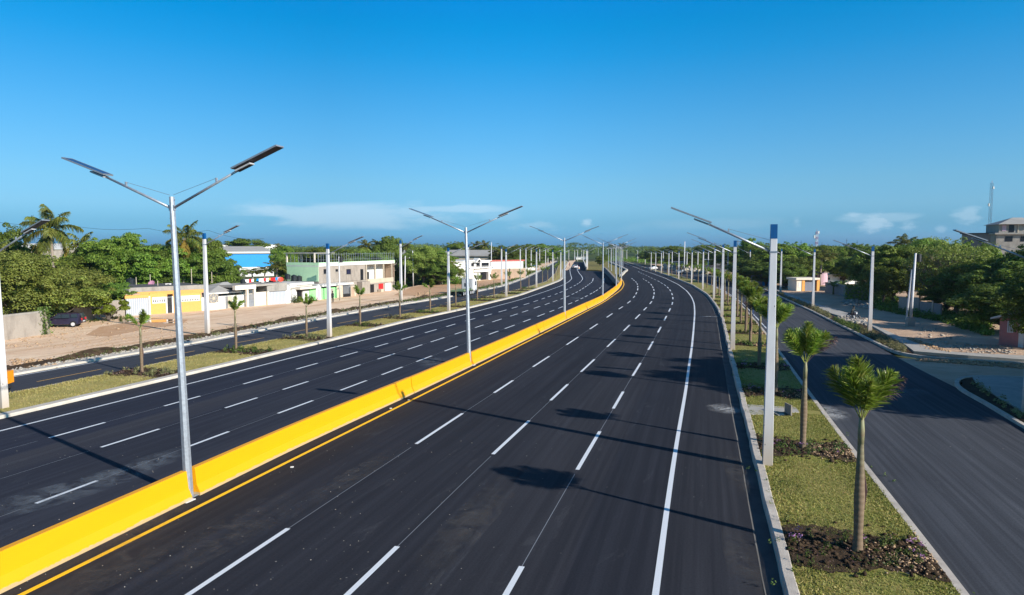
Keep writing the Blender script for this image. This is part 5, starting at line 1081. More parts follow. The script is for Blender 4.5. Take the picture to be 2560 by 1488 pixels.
m=MB(); [m.box(-5.5+i*.9,-5.3+i*.9,-1.27,-1.2,1.18,1.5) for i in range(6)]; [m.box(-5.5+i*.9,-5.3+i*.9,1.2,1.27,1.18,1.5) for i in range(6)]; m.build('stakes','flatgreen',t)
for x in (-4.6,-3.5,-.6,.6,3.4):
    for s in (-1,1): wheel(t,x,s*1.0,.5,.35)
MB().cyl(.25,.95,1.2,3.5,.07,.07,8).build('exhaust_stack','steel',t)
# orange machine at the left edge
q=G(12,984); t=thing('orange_tractor','orange machine with dark cab window partly cut by the left edge','tractor',(q[0]-.42,q[1]+.4,-.05),R(8),None,.85)
def ring(x0,x1,y0,y1,z0,z1,w):
    return MB().box(x0,x0+w,y0,y1,z0,z1).box(x1-w,x1,y0,y1,z0,z1).box(x0+w,x1-w,y0,y1,z1-w,z1).box(x0+w,x1-w,y0,y1,z0,z0+w)
ring(-1.6,.42,-.5,.6,.62,1.45,.17).build('cab_frame','orange',t); MB().box(-1.5,.3,-.35,.5,.7,1.4).build('cab_interior','win',t); MB().box(-2.8,-1.6,-.5,.6,.6,1.1,.05).build('hood','orange',t); MB().box(-2.8,.35,-.3,.4,.42,.60).build('chassis','darkgrey',t); MB().box(-1.5,.36,-.52,-.5,.56,.63).build('bumper_strip','carwhite',t); MB().box(.3,.62,-.1,.1,.36,.44).build('hitch','darkgrey',t)
for x,s in ((-2.3,-.45),(-2.3,.55),(-.1,-.45),(-.1,.55)): wheel(t,x,s,.30,.22)
# bus and small far vehicles
def bus(px,row,rz,label,sc):
    q=G(px,row); t=thing('bus',label,'bus',(q[0],q[1],0),rz,None,sc); MB().box(-3.5,3.5,-1.15,1.15,.4,1.35,.08).build('lower_body','carwhite',t); MB().box(-3.45,3.45,-1.12,1.12,1.35,2.55,.08).build('window_band','glass',t); MB().box(-3.5,3.5,-1.15,1.15,2.55,2.75,.05).build('roof','carwhite',t); MB().box(3.46,3.5,-.95,.95,1.3,2.4).build('windscreen','glass',t)
    for x in (-2.2,2.2):
        for s in (-1,1): wheel(t,x,s*1.0,.45,.3)
bus(1701,683.5,R(250),'white minibus with dark windows on the distant right frontage road',.9)
q=G(1798,708); car('dark car in the shade on the right frontage road',q,R(250),'carpurple',True,.8,'car')
# ---------------------------------------------------------------- people
def person(px,row,h,shirt,pants,label,rz=0,pose='stand',z=0,xy=None,parent_thing=None):
    q=xy if xy is not None else G(px,row); s=h/1.75
    J={'pelvis':(0,0,.92),'spine':(0,0,1.15),'chest':(0,.01,1.36),'neck':(0,0,1.47),'head0':(0,.01,1.56),'head':(0,.02,1.70)}
    if pose=='ride':
        J.update(dict(pelvis=(0,-.15,.86),spine=(0,-.05,1.07),chest=(0,.06,1.27),neck=(0,.10,1.37),head0=(0,.12,1.45),head=(0,.14,1.59)))
        limbs_={'l':[(-.12,-.1,.84),(-.22,.28,.78),(-.22,.12,.36),(-.22,.26,.32)],'r':[(.12,-.1,.84),(.22,.28,.78),(.22,.12,.36),(.22,.26,.32)]}
        arms={'l':[(-.19,.08,1.30),(-.32,.22,1.08),(-.30,.50,1.02),(-.27,.57,1.02)],'r':[(.19,.08,1.30),(.32,.22,1.08),(.30,.50,1.02),(.27,.57,1.02)]}
    else:
        st=.16 if pose=='walk' else .02
        limbs_={'l':[(-.10,0,.88),(-.11,st*.6,.48),(-.11,st,.07),(-.11,st+.15,.03)],'r':[(.10,0,.88),(.11,-st*.2,.48),(.11,-st*1.3,.09),(.11,-st*1.3+.15,.03)]}
        arms={'l':[(-.20,.0,1.40),(-.25,-.03,1.12),(-.24,.10,.88),(-.24,.13,.80)],'r':[(.20,.0,1.40),(.25,-.03,1.12),(.24,.04,.88),(.24,.06,.80)]}
    V=[];E=[];Rd=[]
    def add(p,r): V.append(p);Rd.append(r);return len(V)-1
    pe=add(J['pelvis'],.135);sp=add(J['spine'],.125);ch=add(J['chest'],.145);ne=add(J['neck'],.06);h0=add(J['head0'],.075);hd=add(J['head'],.095); nose=add(tuple(np.array(J['head'])+np.array([0,.095,-.05])),.02)
    E+=[(pe,sp),(sp,ch),(ch,ne),(ne,h0),(h0,hd),(h0,nose)]
    for k in 'lr':
        p=pe
        for pt,r in zip(limbs_[k],(.095,.065,.045,.035)): c=add(pt,r); E.append((p,c)); p=c
        p=ch
        for pt,r in zip(arms[k],(.055,.042,.032,.028)): c=add(pt,r); E.append((p,c)); p=c
        wr=np.array(arms[k][3])
        for j,(dx,dz) in enumerate(((-.03,-.07),(-.01,-.085),(.01,-.08),(.03,-.065),(.045,-.03))): c=add((wr[0]+dx*.6,wr[1]+dx,wr[2]+dz),.011); E.append((p,c))
    me=bpy.data.meshes.new('person'); me.from_pydata([tuple(v) for v in V],E,[]); o=bpy.data.objects.new('person',me); col.objects.link(o)
    sk=o.modifiers.new('skin','SKIN')
    if not me.skin_vertices: 
        bpy.context.view_layer.objects.active=o; 
    lay=me.skin_vertices[0].data if me.skin_vertices else None
    if lay:
        for i,r in enumerate(Rd): lay[i].radius=(r,r*.85 if i in (0,1,2) else r)
        lay[0].use_root=True
    ss=o.modifiers.new('sub','SUBSURF'); ss.levels=1; ss.render_levels=1
    me.materials.append(cloth('clothes_%s'%label[:12],shirt,pants)); o.location=(q[0],q[1],z); o.rotation_euler=(0,0,rz); o.scale=(s,s,s); tag(o,label,'person')
    hm=MB(); c=np.array(J['head'])
    hm.tube([tuple(c+np.array([0,-.02,-.02])),tuple(c+np.array([0,-.02,.04])),tuple(c+np.array([0,-.01,.09])),tuple(c+np.array([0,0,.115]))],[.098,.104,.08,.03],12); hm.build('hair','hair',o,True)
    return o
person(832,756.5,1.65,(.03,.03,.035),(.03,.03,.04),'person in dark clothes standing by the utility pole in front of the green house',R(160))
person(1424,667,1.7,(.30,.08,.10),(.05,.05,.08),'person in reddish clothes on the shoulder left of the white car',R(180),'walk')
person(1565.5,673,1.7*.8,(.02,.04,.07),(.02,.02,.03),'person in dark clothes by the low kerb end beyond the barrier',0,'walk')
person(1581,675.5,1.7*.8,(.03,.03,.04),(.02,.02,.03),'person standing alone on the open asphalt beyond the barrier',0)
person(1602,676,1.7*.8,(.04,.04,.05),(.03,.03,.04),'left person of three walking at the grass edge far away',0,'walk')
person(1610,677,1.75*.8,(.03,.03,.03),(.02,.02,.03),'middle and bulkiest person of three at the far grass edge',0)
person(1621.5,679,1.6*.8,(.05,.05,.06),(.03,.03,.04),'right person of three walking at the far grass edge',0,'walk')
person(1881,793,1.6,(.02,.08,.22),(.02,.05,.14),'person in blue at the kerb between the palms of the right median',R(30))
# motorcycle with rider
q=G(2131,801); t=thing('motorcycle','small dark motorcycle ridden along the right dirt verge','motorcycle',(q[0],q[1],.0),R(200))
for y in (-.62,.66):
    m=MB(); 
    for k in range(18):
        a0=2*math.pi*k/18;a1=2*math.pi*(k+1)/18; m.tube([(0,y+.28*math.cos(a0),.3+.28*math.sin(a0)),(0,y+.28*math.cos(a1),.3+.28*math.sin(a1))],.04,6)
    w=m.build('wheel','black',t); m=MB(); [m.tube([(0,y,.3),(0,y+.26*math.cos(a),.3+.26*math.sin(a))],.008,4) for a in np.arange(0,6.28,.78)]; m.build('spokes','steel',w)
MB().tube([(0,-.3,.62),(0,.0,.70),(0,.32,.74)],[.09,.14,.08],8).build('fuel_tank','suv',t,True); MB().box(-.12,.12,-.6,-.02,.70,.78,.03).build('seat','black',t); MB().box(-.14,.14,-.2,.25,.25,.55,.03).build('engine','steel',t)
MB().tube([(0,.66,.3),(0,.45,.95)],[.03,.03],6).tube([(-.32,.40,1.0),(0,.46,.98),(.32,.40,1.0)],[.018,.018,.018],6).build('fork','steel',t); MB().tube([(0,.5,.86),(0,.58,.86)],[.08,.09],10).build('headlight','carwhite',t); MB().tube([(.12,-.1,.3),(.14,-.75,.36)],[.04,.05],7).build('exhaust','steel',t)
person(0,0,1.7,(.05,.05,.045),(.06,.05,.045),'rider in dark clothes sitting on the motorcycle',R(200),'ride',0.0,q)
# traffic drum
q=G(1447,674.5); t=thing('traffic_drum','small white and orange traffic drum right of the white car','traffic drum',(*q,0),0); MB().tube([(0,0,0),(0,0,.5),(0,0,1.1)],[.4,.32,.25],12).build('drum','carwhite',t); MB().tube([(0,0,.45),(0,0,.7)],[.34,.31],12).build('band','orange',t)
# rubble pile near bench and pale blocks
def stones(name,region,n,size,mat,label=None,flat=.6,z=0.0,seed=1,kind='stuff'):
    g=np.random.default_rng(seed); Vv=[];Ff=[]
    ico=np.array([(1,0,0),(-1,0,0),(0,1,0),(0,-1,0),(0,0,1),(0,0,-1)]); tri=[(0,2,4),(2,1,4),(1,3,4),(3,0,4),(2,0,5),(1,2,5),(3,1,5),(0,3,5)]
    for i in range(n):
        p=region(g); s=size*g.uniform(.35,1.6)**1.2; sc=np.array([s*g.uniform(.7,1.4),s*g.uniform(.6,1.1),s*flat*g.uniform(.6,1.1)]); a=g.uniform(0,6.28); c,s_=math.cos(a),math.sin(a)
        v=ico*sc*(1+.3*g.normal(size=(6,1))); v=np.c_[v[:,0]*c-v[:,1]*s_,v[:,0]*s_+v[:,1]*c,v[:,2]]+np.array([p[0],p[1],(p[2] if len(p)>2 else z)+s*flat*.3]); b=len(Vv)*6; Vv.append(v); Ff+= [tuple(k+b for k in t_) for t_ in tri]
    o=rawmesh(name,np.vstack(Vv),np.array(Ff),mat); o['kind']=kind; return o
def band(P,o0,o1,y0,y1,z=0):
    P=P[(P[:,1]>=y0)&(P[:,1]<=y1)]; n_=normals(P)
    def f(g): 
        i=g.integers(0,len(P)); w=g.uniform(o0,o1); q=P[i]+n_[i]*w+ g.normal(0,.25,2); return (q[0],q[1],z)
    return f
FWl=LN['FW']
def plants(name,region,n,h,mat,seed=1,kind='stuff',w=.5,leaf=.05,parent=None,per=22):
    g=np.random.default_rng(seed); C=[];Nn=[]
    for i in range(n):
        p=region(g); hh=h*g.uniform(.5,1.3); r=w*hh
        m=per; d=g.normal(0,1,(m,3)); d[:,2]=np.abs(d[:,2]); d/=np.linalg.norm(d,axis=1)[:,None]
        C.append(np.array([p[0],p[1],p[2] if len(p)>2 else 0])+d*np.array([r,r,hh])*g.random((m,1))**.5); Nn.append(d+np.array([0,0,.5]))
    C=np.vstack(C);Nn=np.vstack(Nn); V,F=leaf_quads(C,Nn,leaf,aspect=.45,jit=.6); o=rawmesh(name,V,F,mat,parent)
    if (kind and parent is None) or name in ('bedding_plants','dry_stalks','flowers'): o['kind']='stuff'
    return o
# left verge strips
def verge(o0,o1,name,mat,z,y0=-5,y1=230,kind='structure'):
    P=offset(FWl,.35); P=P[(P[:,1]>y0)&(P[:,1]<y1)]; o=sheet(name,[offset(P,o1),offset(P,(o0+o1)/2),offset(P,o0)],[0,.5,1],z,mat,200); return o
verge(.75,2.1,'gravel_strip','kerb_white',[.08,.10,.10],kind='structure')
stones('gravel',band(offset(FWl,.35),.85,2.1,36,150,.08),5200,.085,'rubble',seed=2)
soilP=offset(FWl,2.75); soilP=soilP[(soilP[:,1]>30)&(soilP[:,1]<135)]
mb=MB(); nrm_=normals(soilP); rs=np.random.default_rng(4); prof=[(-.75,0),(-.45,.22),(0,.38),(.4,.25),(.8,0)]
for i in range(len(soilP)):
    k=.55+.6*abs(math.sin(i*.37)+.5*math.sin(i*.91))
    for o,z in prof: q=soilP[i]+nrm_[i]*(o+rs.normal(0,.06)); mb.v.append((q[0],q[1],.02+z*k*rs.uniform(.7,1.2)))
for i in range(len(soilP)-1):
    for j in range(4): a=i*5+j; mb.f.append((a,a+1,a+6,a+5))
struct(mb.build('soil_mound','soil'),'stuff')
stones('soil_clods',band(FWl,1.9,3.7,33,130,.06),2600,.13,'soil',seed=3)
plants('verge_plants',band(FWl,1.9,2.9,47,150,.08),520,.34,'plant_pale',seed=5,leaf=.06)
plants('verge_weeds',band(FWl,2.0,3.4,47,150,.15),330,.42,'plant_green',seed=6,leaf=.055)
stones('dirt_stones',lambda g:(lambda q:(q[0],q[1],.0))(G(g.uniform(20,470),g.uniform(806,870))),700,.09,'mulch',seed=7)
stones('broken_kerb',lambda g:(lambda q:(q[0],q[1],.06))(G(g.uniform(30,165),g.uniform(900,922))),200,.10,'mulch',seed=17)
o=poly('wet_dirt',[G(*p) for p in ((215,838),(250,818),(330,806),(420,797),(470,800),(455,812),(400,818),(330,830),(270,842))],.036,'wetdirt')
m_,nt,N_,L_,P_=newmat('puddle_water'); P_.inputs['Base Color'].default_value=(.20,.11,.05,1); P_.inputs['Roughness'].default_value=.03; P_.inputs['Specular IOR Level'].default_value=1.0; P_.inputs['IOR'].default_value=1.6; M['puddle']=m_
def blob_poly(name,cx,cy,rx,ry,mat,z,rz=0,seed=0,kind='structure',n=28):
    g=random.Random(seed); pts=[]
    for k in range(n):
        a=2*math.pi*k/n; r=1+.18*math.sin(3*a+seed)+.12*math.sin(5*a+2*seed)+g.uniform(-.06,.06); x=rx*r*math.cos(a);y=ry*r*math.sin(a); pts.append((cx+x*math.cos(rz)-y*math.sin(rz),cy+x*math.sin(rz)+y*math.cos(rz)))
    return poly(name,pts,z,mat,kind)
for i,(px,row,rx,ry) in enumerate(((398,803,1.9,1.5),(362,797,1.6,.5),(330,806,.9,.35),(430,808,.9,.5))):
    q=G(px,row); blob_poly('puddle',q[0],q[1],rx,ry,'puddle',.048+.004*i,R(15),i)
# dirt beyond: lot in front of gabled house, banks
poly('dirt_ground',[G(*p) for p in ((985,738),(1110,742),(1190,727),(1262,713),(1318,692),(1352,672),(1290,690),(1228,700),(1100,712),(1030,718))],.06,'wetdirt')
plants('verge_grass',band(offset(FWl,.35),.9,2.2,100,230,.05),900,.35,'plant_green',seed=21,leaf=.09)
# right dirt, sidewalks
hr2=[G(*p) for p in ((1620,660),(1711,675),(1794,686),(1850,697),(1912,716),(1965,738),(2028,763),(2080,785),(2162,820),(2214,846),(2345,886),(2560,893),(2700,893))]
poly('dirt_ground',[(95,10),(95,60),(90,150),(95,300)]+hr2[::-1][-99:][::-1] if False else hr2+[(110,50),(110,200),(110,330)],-.03,'dirt_r')
poly('side_street',[G(*p) for p in ((2225,893),(2300,897),(2420,905),(2560,920),(2900,930),(2900,1000),(2560,946),(2480,942),(2415,942),(2385,955),(2410,979),(2330,940))],-.012,'dirt_r')
def slab(name,px,z0,z1,mat,kind='structure',cat=None,label=None):
    pts=[G(*p) for p in px]; o=MB().prism([tuple(p) for p in pts],z0,z1).build(name,mat)
    if kind: o['kind']=kind
    if label: tag(o,label,cat)
    return o
slab('pavement',[(1905,722),(1999,752),(2078,786),(2175,815),(2261,864),(2285,882),(2420,893),(2560,903),(2750,912),(2750,903),(2560,893),(2400,885),(2345,880),(2293,862),(2240,841),(2183,815),(2122,786),(2036,760),(1960,732),(1912,716)],-.1,.13,'conc')
def pxline(px,it=6): return smooth_line(resample([G(*p) for p in px],.8),1,it)
kl=pxline([(1630,668.5),(1711,680.5),(1763,688.5),(1794,694),(1850,706),(1912,725),(1965,750),(2028,779),(2081,806),(2134,832),(2166,849),(2207,869),(2244,886),(2300,896),(2420,902),(2560,912),(2720,921)])
profile('kerb',kl,[(.0,-.1),(.0,.14),(-.22,.15),(-.24,-.1)],'kerb')
kl2=pxline([(2800,965),(2560,948),(2470,943),(2415,944),(2388,955),(2400,975),(2467,1009),(2525,1045),(2570,1070),(2700,1150),(2900,1290)])
profile('kerb',kl2,[(.0,-.1),(.0,.14),(.22,.15),(.24,-.1)],'kerb'); 
slab('pavement',[(2430,946),(2480,944),(2800,966),(2850,1120),(2700,1110),(2560,1034),(2500,1000),(2440,962)],-.1,.12,'conc')
poly('planting_strip',[G(*p) for p in ((2402,950),(2430,948),(2440,964),(2500,1002),(2560,1037),(2700,1113),(2700,1140),(2560,1058),(2470,1008),(2408,975))],.08,'soil')
poly('planting_strip',[G(*p) for p in ((1905,726),(1999,756),(2078,789),(2175,818),(2261,867),(2280,884),(2244,882),(2207,866),(2134,829),(2081,803),(2028,776),(1965,747),(1912,722))],.05,'soil')
def pxregion(poly_px,z=0):
    xs=[p[0] for p in poly_px]
    def f(g):
        k=g.integers(0,len(poly_px)-1); a,b=poly_px[k],poly_px[k+1]; u=g.random(); x=a[0]+(b[0]-a[0])*u; y0=a[1]+(b[1]-a[1])*u; y1=a[2]+(b[2]-a[2])*u
        q=G(x,y0+(y1-y0)*g.random()); return (q[0],q[1],z)
    return f
pr=pxregion([(2150,824,834),(2175,828,846),(2207,844,866),(2235,860,880),(2262,872,888)],.08); plants('planter_plants',pr,260,.42,'plant_pale',seed=11,leaf=.06)
pr=pxregion([(1960,742,746),(1990,752,758),(2028,765,776),(2050,776,786),(2076,790,800)],.08); plants('planter_plants',pr,240,.45,'plant_pale',seed=12,leaf=.075); plants('planter_plants',pxregion([(2085,800,806),(2110,806,818),(2150,820,838)],.08),180,.45,'plant_green',seed=13,leaf=.07)
plants('verge_plants',pxregion([(1790,690,692),(1850,700,704),(1905,716,722),(1960,738,743)],.05),260,.5,'plant_pale',seed=14,leaf=.1)
stones('rubble',pxregion([(2270,844,856),(2300,853,872),(2340,868,884),(2375,880,887)],.02),520,.12,'mulch',seed=15)
stones('rubble',pxregion([(2095,792,802),(2120,795,806),(2165,798,815)],.02),240,.20,'rubble',seed=16); stones('rubble',pxregion([(2110,752,762),(2145,752,768),(2175,762,772)],.0),120,.30,'rubble',seed=18)
stones('gravel',pxregion([(2290,898,902),(2420,902,912),(2560,912,922)],.0),700,.10,'mulch',seed=19)
stones('dirt_stones',pxregion([(2290,800,850),(2420,860,882),(2540,865,885)],.0),260,.10,'rubble',seed=20)
stones('rubble',pxregion([(1040,735,742),(1080,728,736)],.0),60,.25,'mulch',seed=22)
stones('earth_bank',pxregion([(1655,667,674),(1700,668,678),(1760,676,684)],.0),420,.9,'w_beige',seed=23,flat=.8)
plants('undergrowth',pxregion([(2180,740,770),(2240,745,785),(2330,780,800),(2480,800,845)],.0),900,.9,'leaf_d',seed=24,leaf=.14)
plants('undergrowth',lambda g:(lambda q:(q[0],q[1],0))(G(g.uniform(190,620),g.uniform(735,760))),900,1.2,'leaf_a',seed=25,leaf=.16)
plants('undergrowth',lambda g:(lambda q:(q[0],q[1],0))(G(g.uniform(990,1160),g.uniform(700,712))),420,1.6,'leaf_a',seed=26,leaf=.22)
plants('undergrowth',pxregion([(1500,640,652),(1700,655,662),(1850,672,684),(1990,690,712)],.0),900,2.2,'leaf_a',seed=27,leaf=.35)
# wall creepers and weeds along left walls
plants('wall_weeds',lambda g:(lambda q:(q[0],q[1],0))(G(g.uniform(190,320),g.uniform(791,807)-g.uniform(0,8))),160,.35,'plant_green',seed=28,leaf=.07)
t=thing('creeper_stump','pale stump wrapped in green creeper beside the dark car','tree stump',(*G(118,836),0)); MB().tube([(.15,0,-.1),(0,0,1.0),(-.15,0,2.4)],[.16,.12,.09],8).build('stump','bark_pale',t); rng=np.random.default_rng(8); n=900; C=np.c_[rng.normal(-.25,.28,n),rng.normal(0,.22,n),rng.uniform(0,2.6,n)]; V,F=leaf_quads(C,rng.normal(0,1,(n,3)),.09); rawmesh('creeper',V,F,'plant_green',t)
# small plants in front of houses
for i,(px,row,h,l) in enumerate(((737,757,1.6,'bushy green plant in front of the white shop'),(779,753,1.2,'small leafy shrub before the green house wall'),(455,776,.6,'tiny brown shrub in front of the yellow wall'))):
    q=G(px,row); t=thing('shrub',l,'shrub',(*q,0)); plants('foliage',lambda g:(g.normal(0,.35),g.normal(0,.3),0),26,h*.8,'plant_green' if i<2 else 'dry',seed=30+i,leaf=.10,parent=t,kind=None); MB().tube([(0,0,-.05),(.05,0,h*.5)],[.05,.02],5).build('stem','bark',t)
# concrete bench/blocks near the dirt lot
slab('concrete_beam',[(1095,707),(1150,703),(1150,706),(1096,711)],0,.45,'conc',None,'concrete beam','long pale concrete beam lying at the edge of the dirt lot')
# ---------------------------------------------------------------- beds under the palms
def bed(q,i,P,wid0,wid1,hd,label,near,z,side='right'):
    t=thing('flower_bed',label,'flower bed',(q[0],q[1],z),hd-math.pi/2,'planting beds under the %s median palms'%side)
    g=random.Random(i+(50 if side=='left' else 0)); L=(1.2 if near else .95) if side=='right' else 1.2
    pts=[]; n=26
    for k in range(n):
        u=k/(n-1); pts.append((wid0+(wid1-wid0)*u, -L*(1+.25*math.sin(u*7+i)+g.uniform(-.1,.1))))
    for k in range(n):
        u=1-k/(n-1); pts.append((wid0+(wid1-wid0)*u, L*(1+.25*math.sin(u*5+2*i)+g.uniform(-.1,.1))))
    bm=bmesh.new(); vs=[bm.verts.new((p[0],p[1],.03)) for p in pts]; f=bm.faces.new(vs); bm.normal_update()
    if f.normal.z<0: f.normal_flip()
    bmesh.ops.triangulate(bm,faces=[f]); me=bpy.data.meshes.new('soil'); bm.to_mesh(me); bm.free(); me.materials.append(M['soil']); o=bpy.data.objects.new('soil',me); col.objects.link(o); o.parent=t
    rg=lambda gg:(gg.uniform(wid0,wid1),gg.normal(0,L*.5),.03)
    k=1.0 if near else .5
    def child(o,nm): o.parent=t; o.name=nm; o['kind']='stuff'; return o
    child(stones('clods',rg,int(420*k),.07,'soil',seed=i+100),'soil_clods')
    if side=='right': child(stones('mulch',lambda gg:(gg.uniform(.2,wid1),gg.normal(-.1,L*.42),.04),int(380*k),.035 if near else .06,'mulch',seed=i+200),'mulch')
    nb=int((wid1-wid0)*(9 if side=='right' else 8)*(1.6 if near else 1))
    plants('bedding_plants',lambda gg:(gg.uniform(wid0+.1,wid1-.1),gg.normal(.15,L*.5),.03),nb,.30 if side=='right' else .36,'plant_green' if side=='right' or i%2 else 'plant_pale',seed=i+300,leaf=.032 if near else .07,parent=t,kind=None,per=34)
    if near or side=='left': plants('dry_stalks',lambda gg:(gg.uniform(wid0+.1,wid1-.1),gg.normal(.0,L*.5),.03),nb//2,.25,'dry',seed=i+400,leaf=.03 if near else .06,parent=t,kind=None,per=14,w=.8)
    if near: plants('flowers',lambda gg:(gg.choice([wid0+.35,wid0+.6,wid1-.4,.1])+gg.normal(0,.15),gg.normal(.1,L*.5),.22),9,.10,'flower',seed=i+500,leaf=.028,parent=t,kind=None,per=16,w=1.2)
for q,i in bedpts:
    hd=heading(LN['RC'],q); nA=np.min(np.hypot(*(RG_in-q).T)); nC=np.min(np.hypot(*(RG_out-q).T))
    bed(q,i,None,-nA+.05,nC-.05,hd,'planting bed with dark soil at the foot of the %s right median palm'%ORD[i],i<4,.16)
for q,i in bedL[:12]:
    hd=heading(LN['GL'],q); nA=np.min(np.hypot(*(GM_out-q).T)); nC=np.min(np.hypot(*(GM_in-q).T))
    bed(q,i,None,-nA+.05,nC-.05,hd,'planting bed with weeds at the foot of the %s left median palm'%ORD[i],False,.11,'left')
plants('kerb_weeds',band(LN['RC'],-.12,.05,14,70,.02),22,.16,'plant_green',seed=60,leaf=.03,per=16)
plants('kerb_weeds',band(LN['A'],-.95,-.80,13,70,.17),90,.16,'plant_green',seed=61,leaf=.03,per=16)
plants('planter_plants',lambda g:(lambda q:(q[0],q[1],.1))(G(*(lambda u:(2425+135*u+g.normal(0,5),956+98*u+g.normal(0,5)))(g.random()))),40,.3,'plant_pale',seed=63,leaf=.05)
# cross path and inspection pit in the right median
slab('path',[(1868,1020),(1989,1027),(1998,1040),(1874,1046)],-.05,.185,'conc')
q=G(1955,1036,.18); t=thing('inspection_pit','open dark inspection pit with a raised concrete lid in the right median','inspection pit',(q[0],q[1],.186),R(5)); MB().box(-.28,.28,-.28,.28,.0,.012).build('pit_opening','win',t); MB().box(.28,.34,-.32,.32,-.02,.5).build('raised_lid','w_conc',t); MB().box(-.32,-.28,-.3,.3,0,.04).box(-.28,.28,.28,.32,0,.04).build('pit_frame','conc',t)
# grass blades in the near part of both medians
def inmed(Pin,Pout,y0,y1,z,beds=()):
    A_=nres(Pin,900);B_=nres(Pout,900); ok=np.where((A_[:-1,1]>y0)&(A_[:-1,1]<y1))[0]
    def f(g,n):
        i=g.choice(ok,n); w=g.random((n,1)); u=g.random((n,1)); a=A_[i]*(1-w)+A_[i+1]*w; b=B_[i]*(1-w)+B_[i+1]*w; q=a*(1-u)+b*u+g.normal(0,.04,(n,2)); keep=np.ones(n,bool)
        for c,hd,hl in beds:
            d=q-np.array(c[:2]); al=d[:,0]*math.cos(hd)+d[:,1]*math.sin(hd); keep&=~((np.abs(al)<hl*g.uniform(.8,1.05,n))&(np.hypot(*d.T)<5))
        return q[keep]
    return f
def blades(name,f,n,h,mat,z,seed):
    g=np.random.default_rng(seed); q=f(g,n); n=len(q); a=g.uniform(0,6.28,n); w=.022*g.uniform(.6,1.4,n); hh=h*g.uniform(.4,1.4,n); lx=g.normal(0,.6,n)*hh; ly=g.normal(0,.6,n)*hh
    V=np.stack([np.c_[q[:,0]-w*np.cos(a),q[:,1]-w*np.sin(a),np.full(n,z)],np.c_[q[:,0]+w*np.cos(a),q[:,1]+w*np.sin(a),np.full(n,z)],np.c_[q[:,0]+lx,q[:,1]+ly,z+hh]],1).reshape(-1,3)
    o=rawmesh(name,V,np.arange(3*n).reshape(-1,3),mat); o['kind']='stuff'
BR=[(q,heading(LN['RC'],q),1.2 if i<4 else .95) for q,i in bedpts]+[(G(1930,1033),heading(LN['RC'],G(1930,1033)),.42)]; BLd=[(q,heading(LN['GL'],q),1.2) for q,i in bedL]
blades('grass',inmed(RG_in,RG_out,13,42,.0,BR),75000,.05,'grassblade',.155,1)
blades('grass',inmed(RG_in,RG_out,42,110,.0,BR),30000,.06,'grassblade',.15,2)
blades('grass',inmed(GM_in,GM_out,30,110,.0,BLd),80000,.07,'strawblade',.11,3)
# ---------------------------------------------------------------- retaining walls, grass island beyond the barrier
def wallrun(px,hs,mat,label,name='retaining_wall',th=.35,cap='w_white'):
    P=np.array([G(*p) for p in px]); t=thing(name,label,'wall',(0,0,0)); m=MB(); n_=normals(P)
    for i in range(len(P)):
        q=P[i]-n_[i]*th
        m.v+=[(P[i][0],P[i][1],-.2),(P[i][0],P[i][1],hs[i]),(q[0],q[1],hs[i]),(q[0],q[1],-.2)]
    for i in range(len(P)-1):
        for j in range(4): a=4*i+j; b=4*i+(j+1)%4; m.f.append((a,b,b+4,a+4))
    m.f+=[(0,1,2,3),tuple(range(4*len(P)-4,4*len(P)))]
    m.build('wall',mat,t); c=MB()
    for i in range(len(P)-1):
        for (p,q_,h0,h1) in ((P[i],P[i+1],hs[i],hs[i+1]),):
            a=p+n_[i]*.04; b=q_+n_[i+1]*.04; c_=q_-n_[i+1]*(th+.04); d=p-n_[i]*(th+.04); k=len(c.v)
            c.v+=[(a[0],a[1],h0+.004),(b[0],b[1],h1+.004),(c_[0],c_[1],h1+.004),(d[0],d[1],h0+.004),(a[0],a[1],h0+.12),(b[0],b[1],h1+.12),(c_[0],c_[1],h1+.12),(d[0],d[1],h0+.12)]
            c.f+=[(k,k+3,k+2,k+1),(k+4,k+5,k+6,k+7),(k,k+1,k+5,k+4),(k+1,k+2,k+6,k+5),(k+2,k+3,k+7,k+6),(k+3,k,k+4,k+7)]
    c.build('coping',cap,t); return t
wallrun([(1544,716),(1537,708),(1529,700),(1521,692),(1513,684),(1507,679.6)],[.8,1.0,1.2,1.4,1.55,1.6],'w_dkblock','dark retaining wall curving away from the end of the yellow barrier',cap='w_conc')
wallrun([(1508,679),(1490,677.6),(1465,677)],[.25,.25,.25],'w_yellow','low ochre kerb wall closing the front of the grass island',cap='w_yellow')
wallrun([(1464,677),(1462,670),(1460,663),(1457,657)],[1.3,1.3,1.2,1.1],'w_dkblock','dark side wall at the left of the grass island',cap='w_white')
for o in []: pass
poly('grass_island',[G(*p) for p in ((1508,678.5),(1490,677),(1466,676.5),(1463,668),(1460,660),(1459,655),(1512,652),(1524,657),(1543,667),(1556,675),(1550,684),(1544,692),(1551,700),(1547,712),(1535,701),(1520,688))],.06,'turf_far')
kp=pxline([(1524,657),(1545,665.5),(1568,677),(1560,683),(1553,690)],2); profile('kerb',kp,[(-.3,-.1),(-.3,.5),(.3,.5),(.3,-.1)],'kerb_white')
q=G(1512,672); 
for i,(px,row,h,r) in enumerate(((1508,664,5.2,2.6),(1500,666,4.4,2.2))):
    q=G(px,row); TP[('d2','a2')[i]].put(q[0],q[1],h,r,('dark round tree on the grass island','lighter small tree on the grass island left of the dark one')[i],'tree','tree','trees on the grass island')
poly('dirt_ground',[G(*p) for p in ((1418,657),(1424,652),(1440,651.4),(1434,656.5),(1430,664),(1424,673),(1418,676),(1412,676),(1417,667))],.02,'dirt_l')
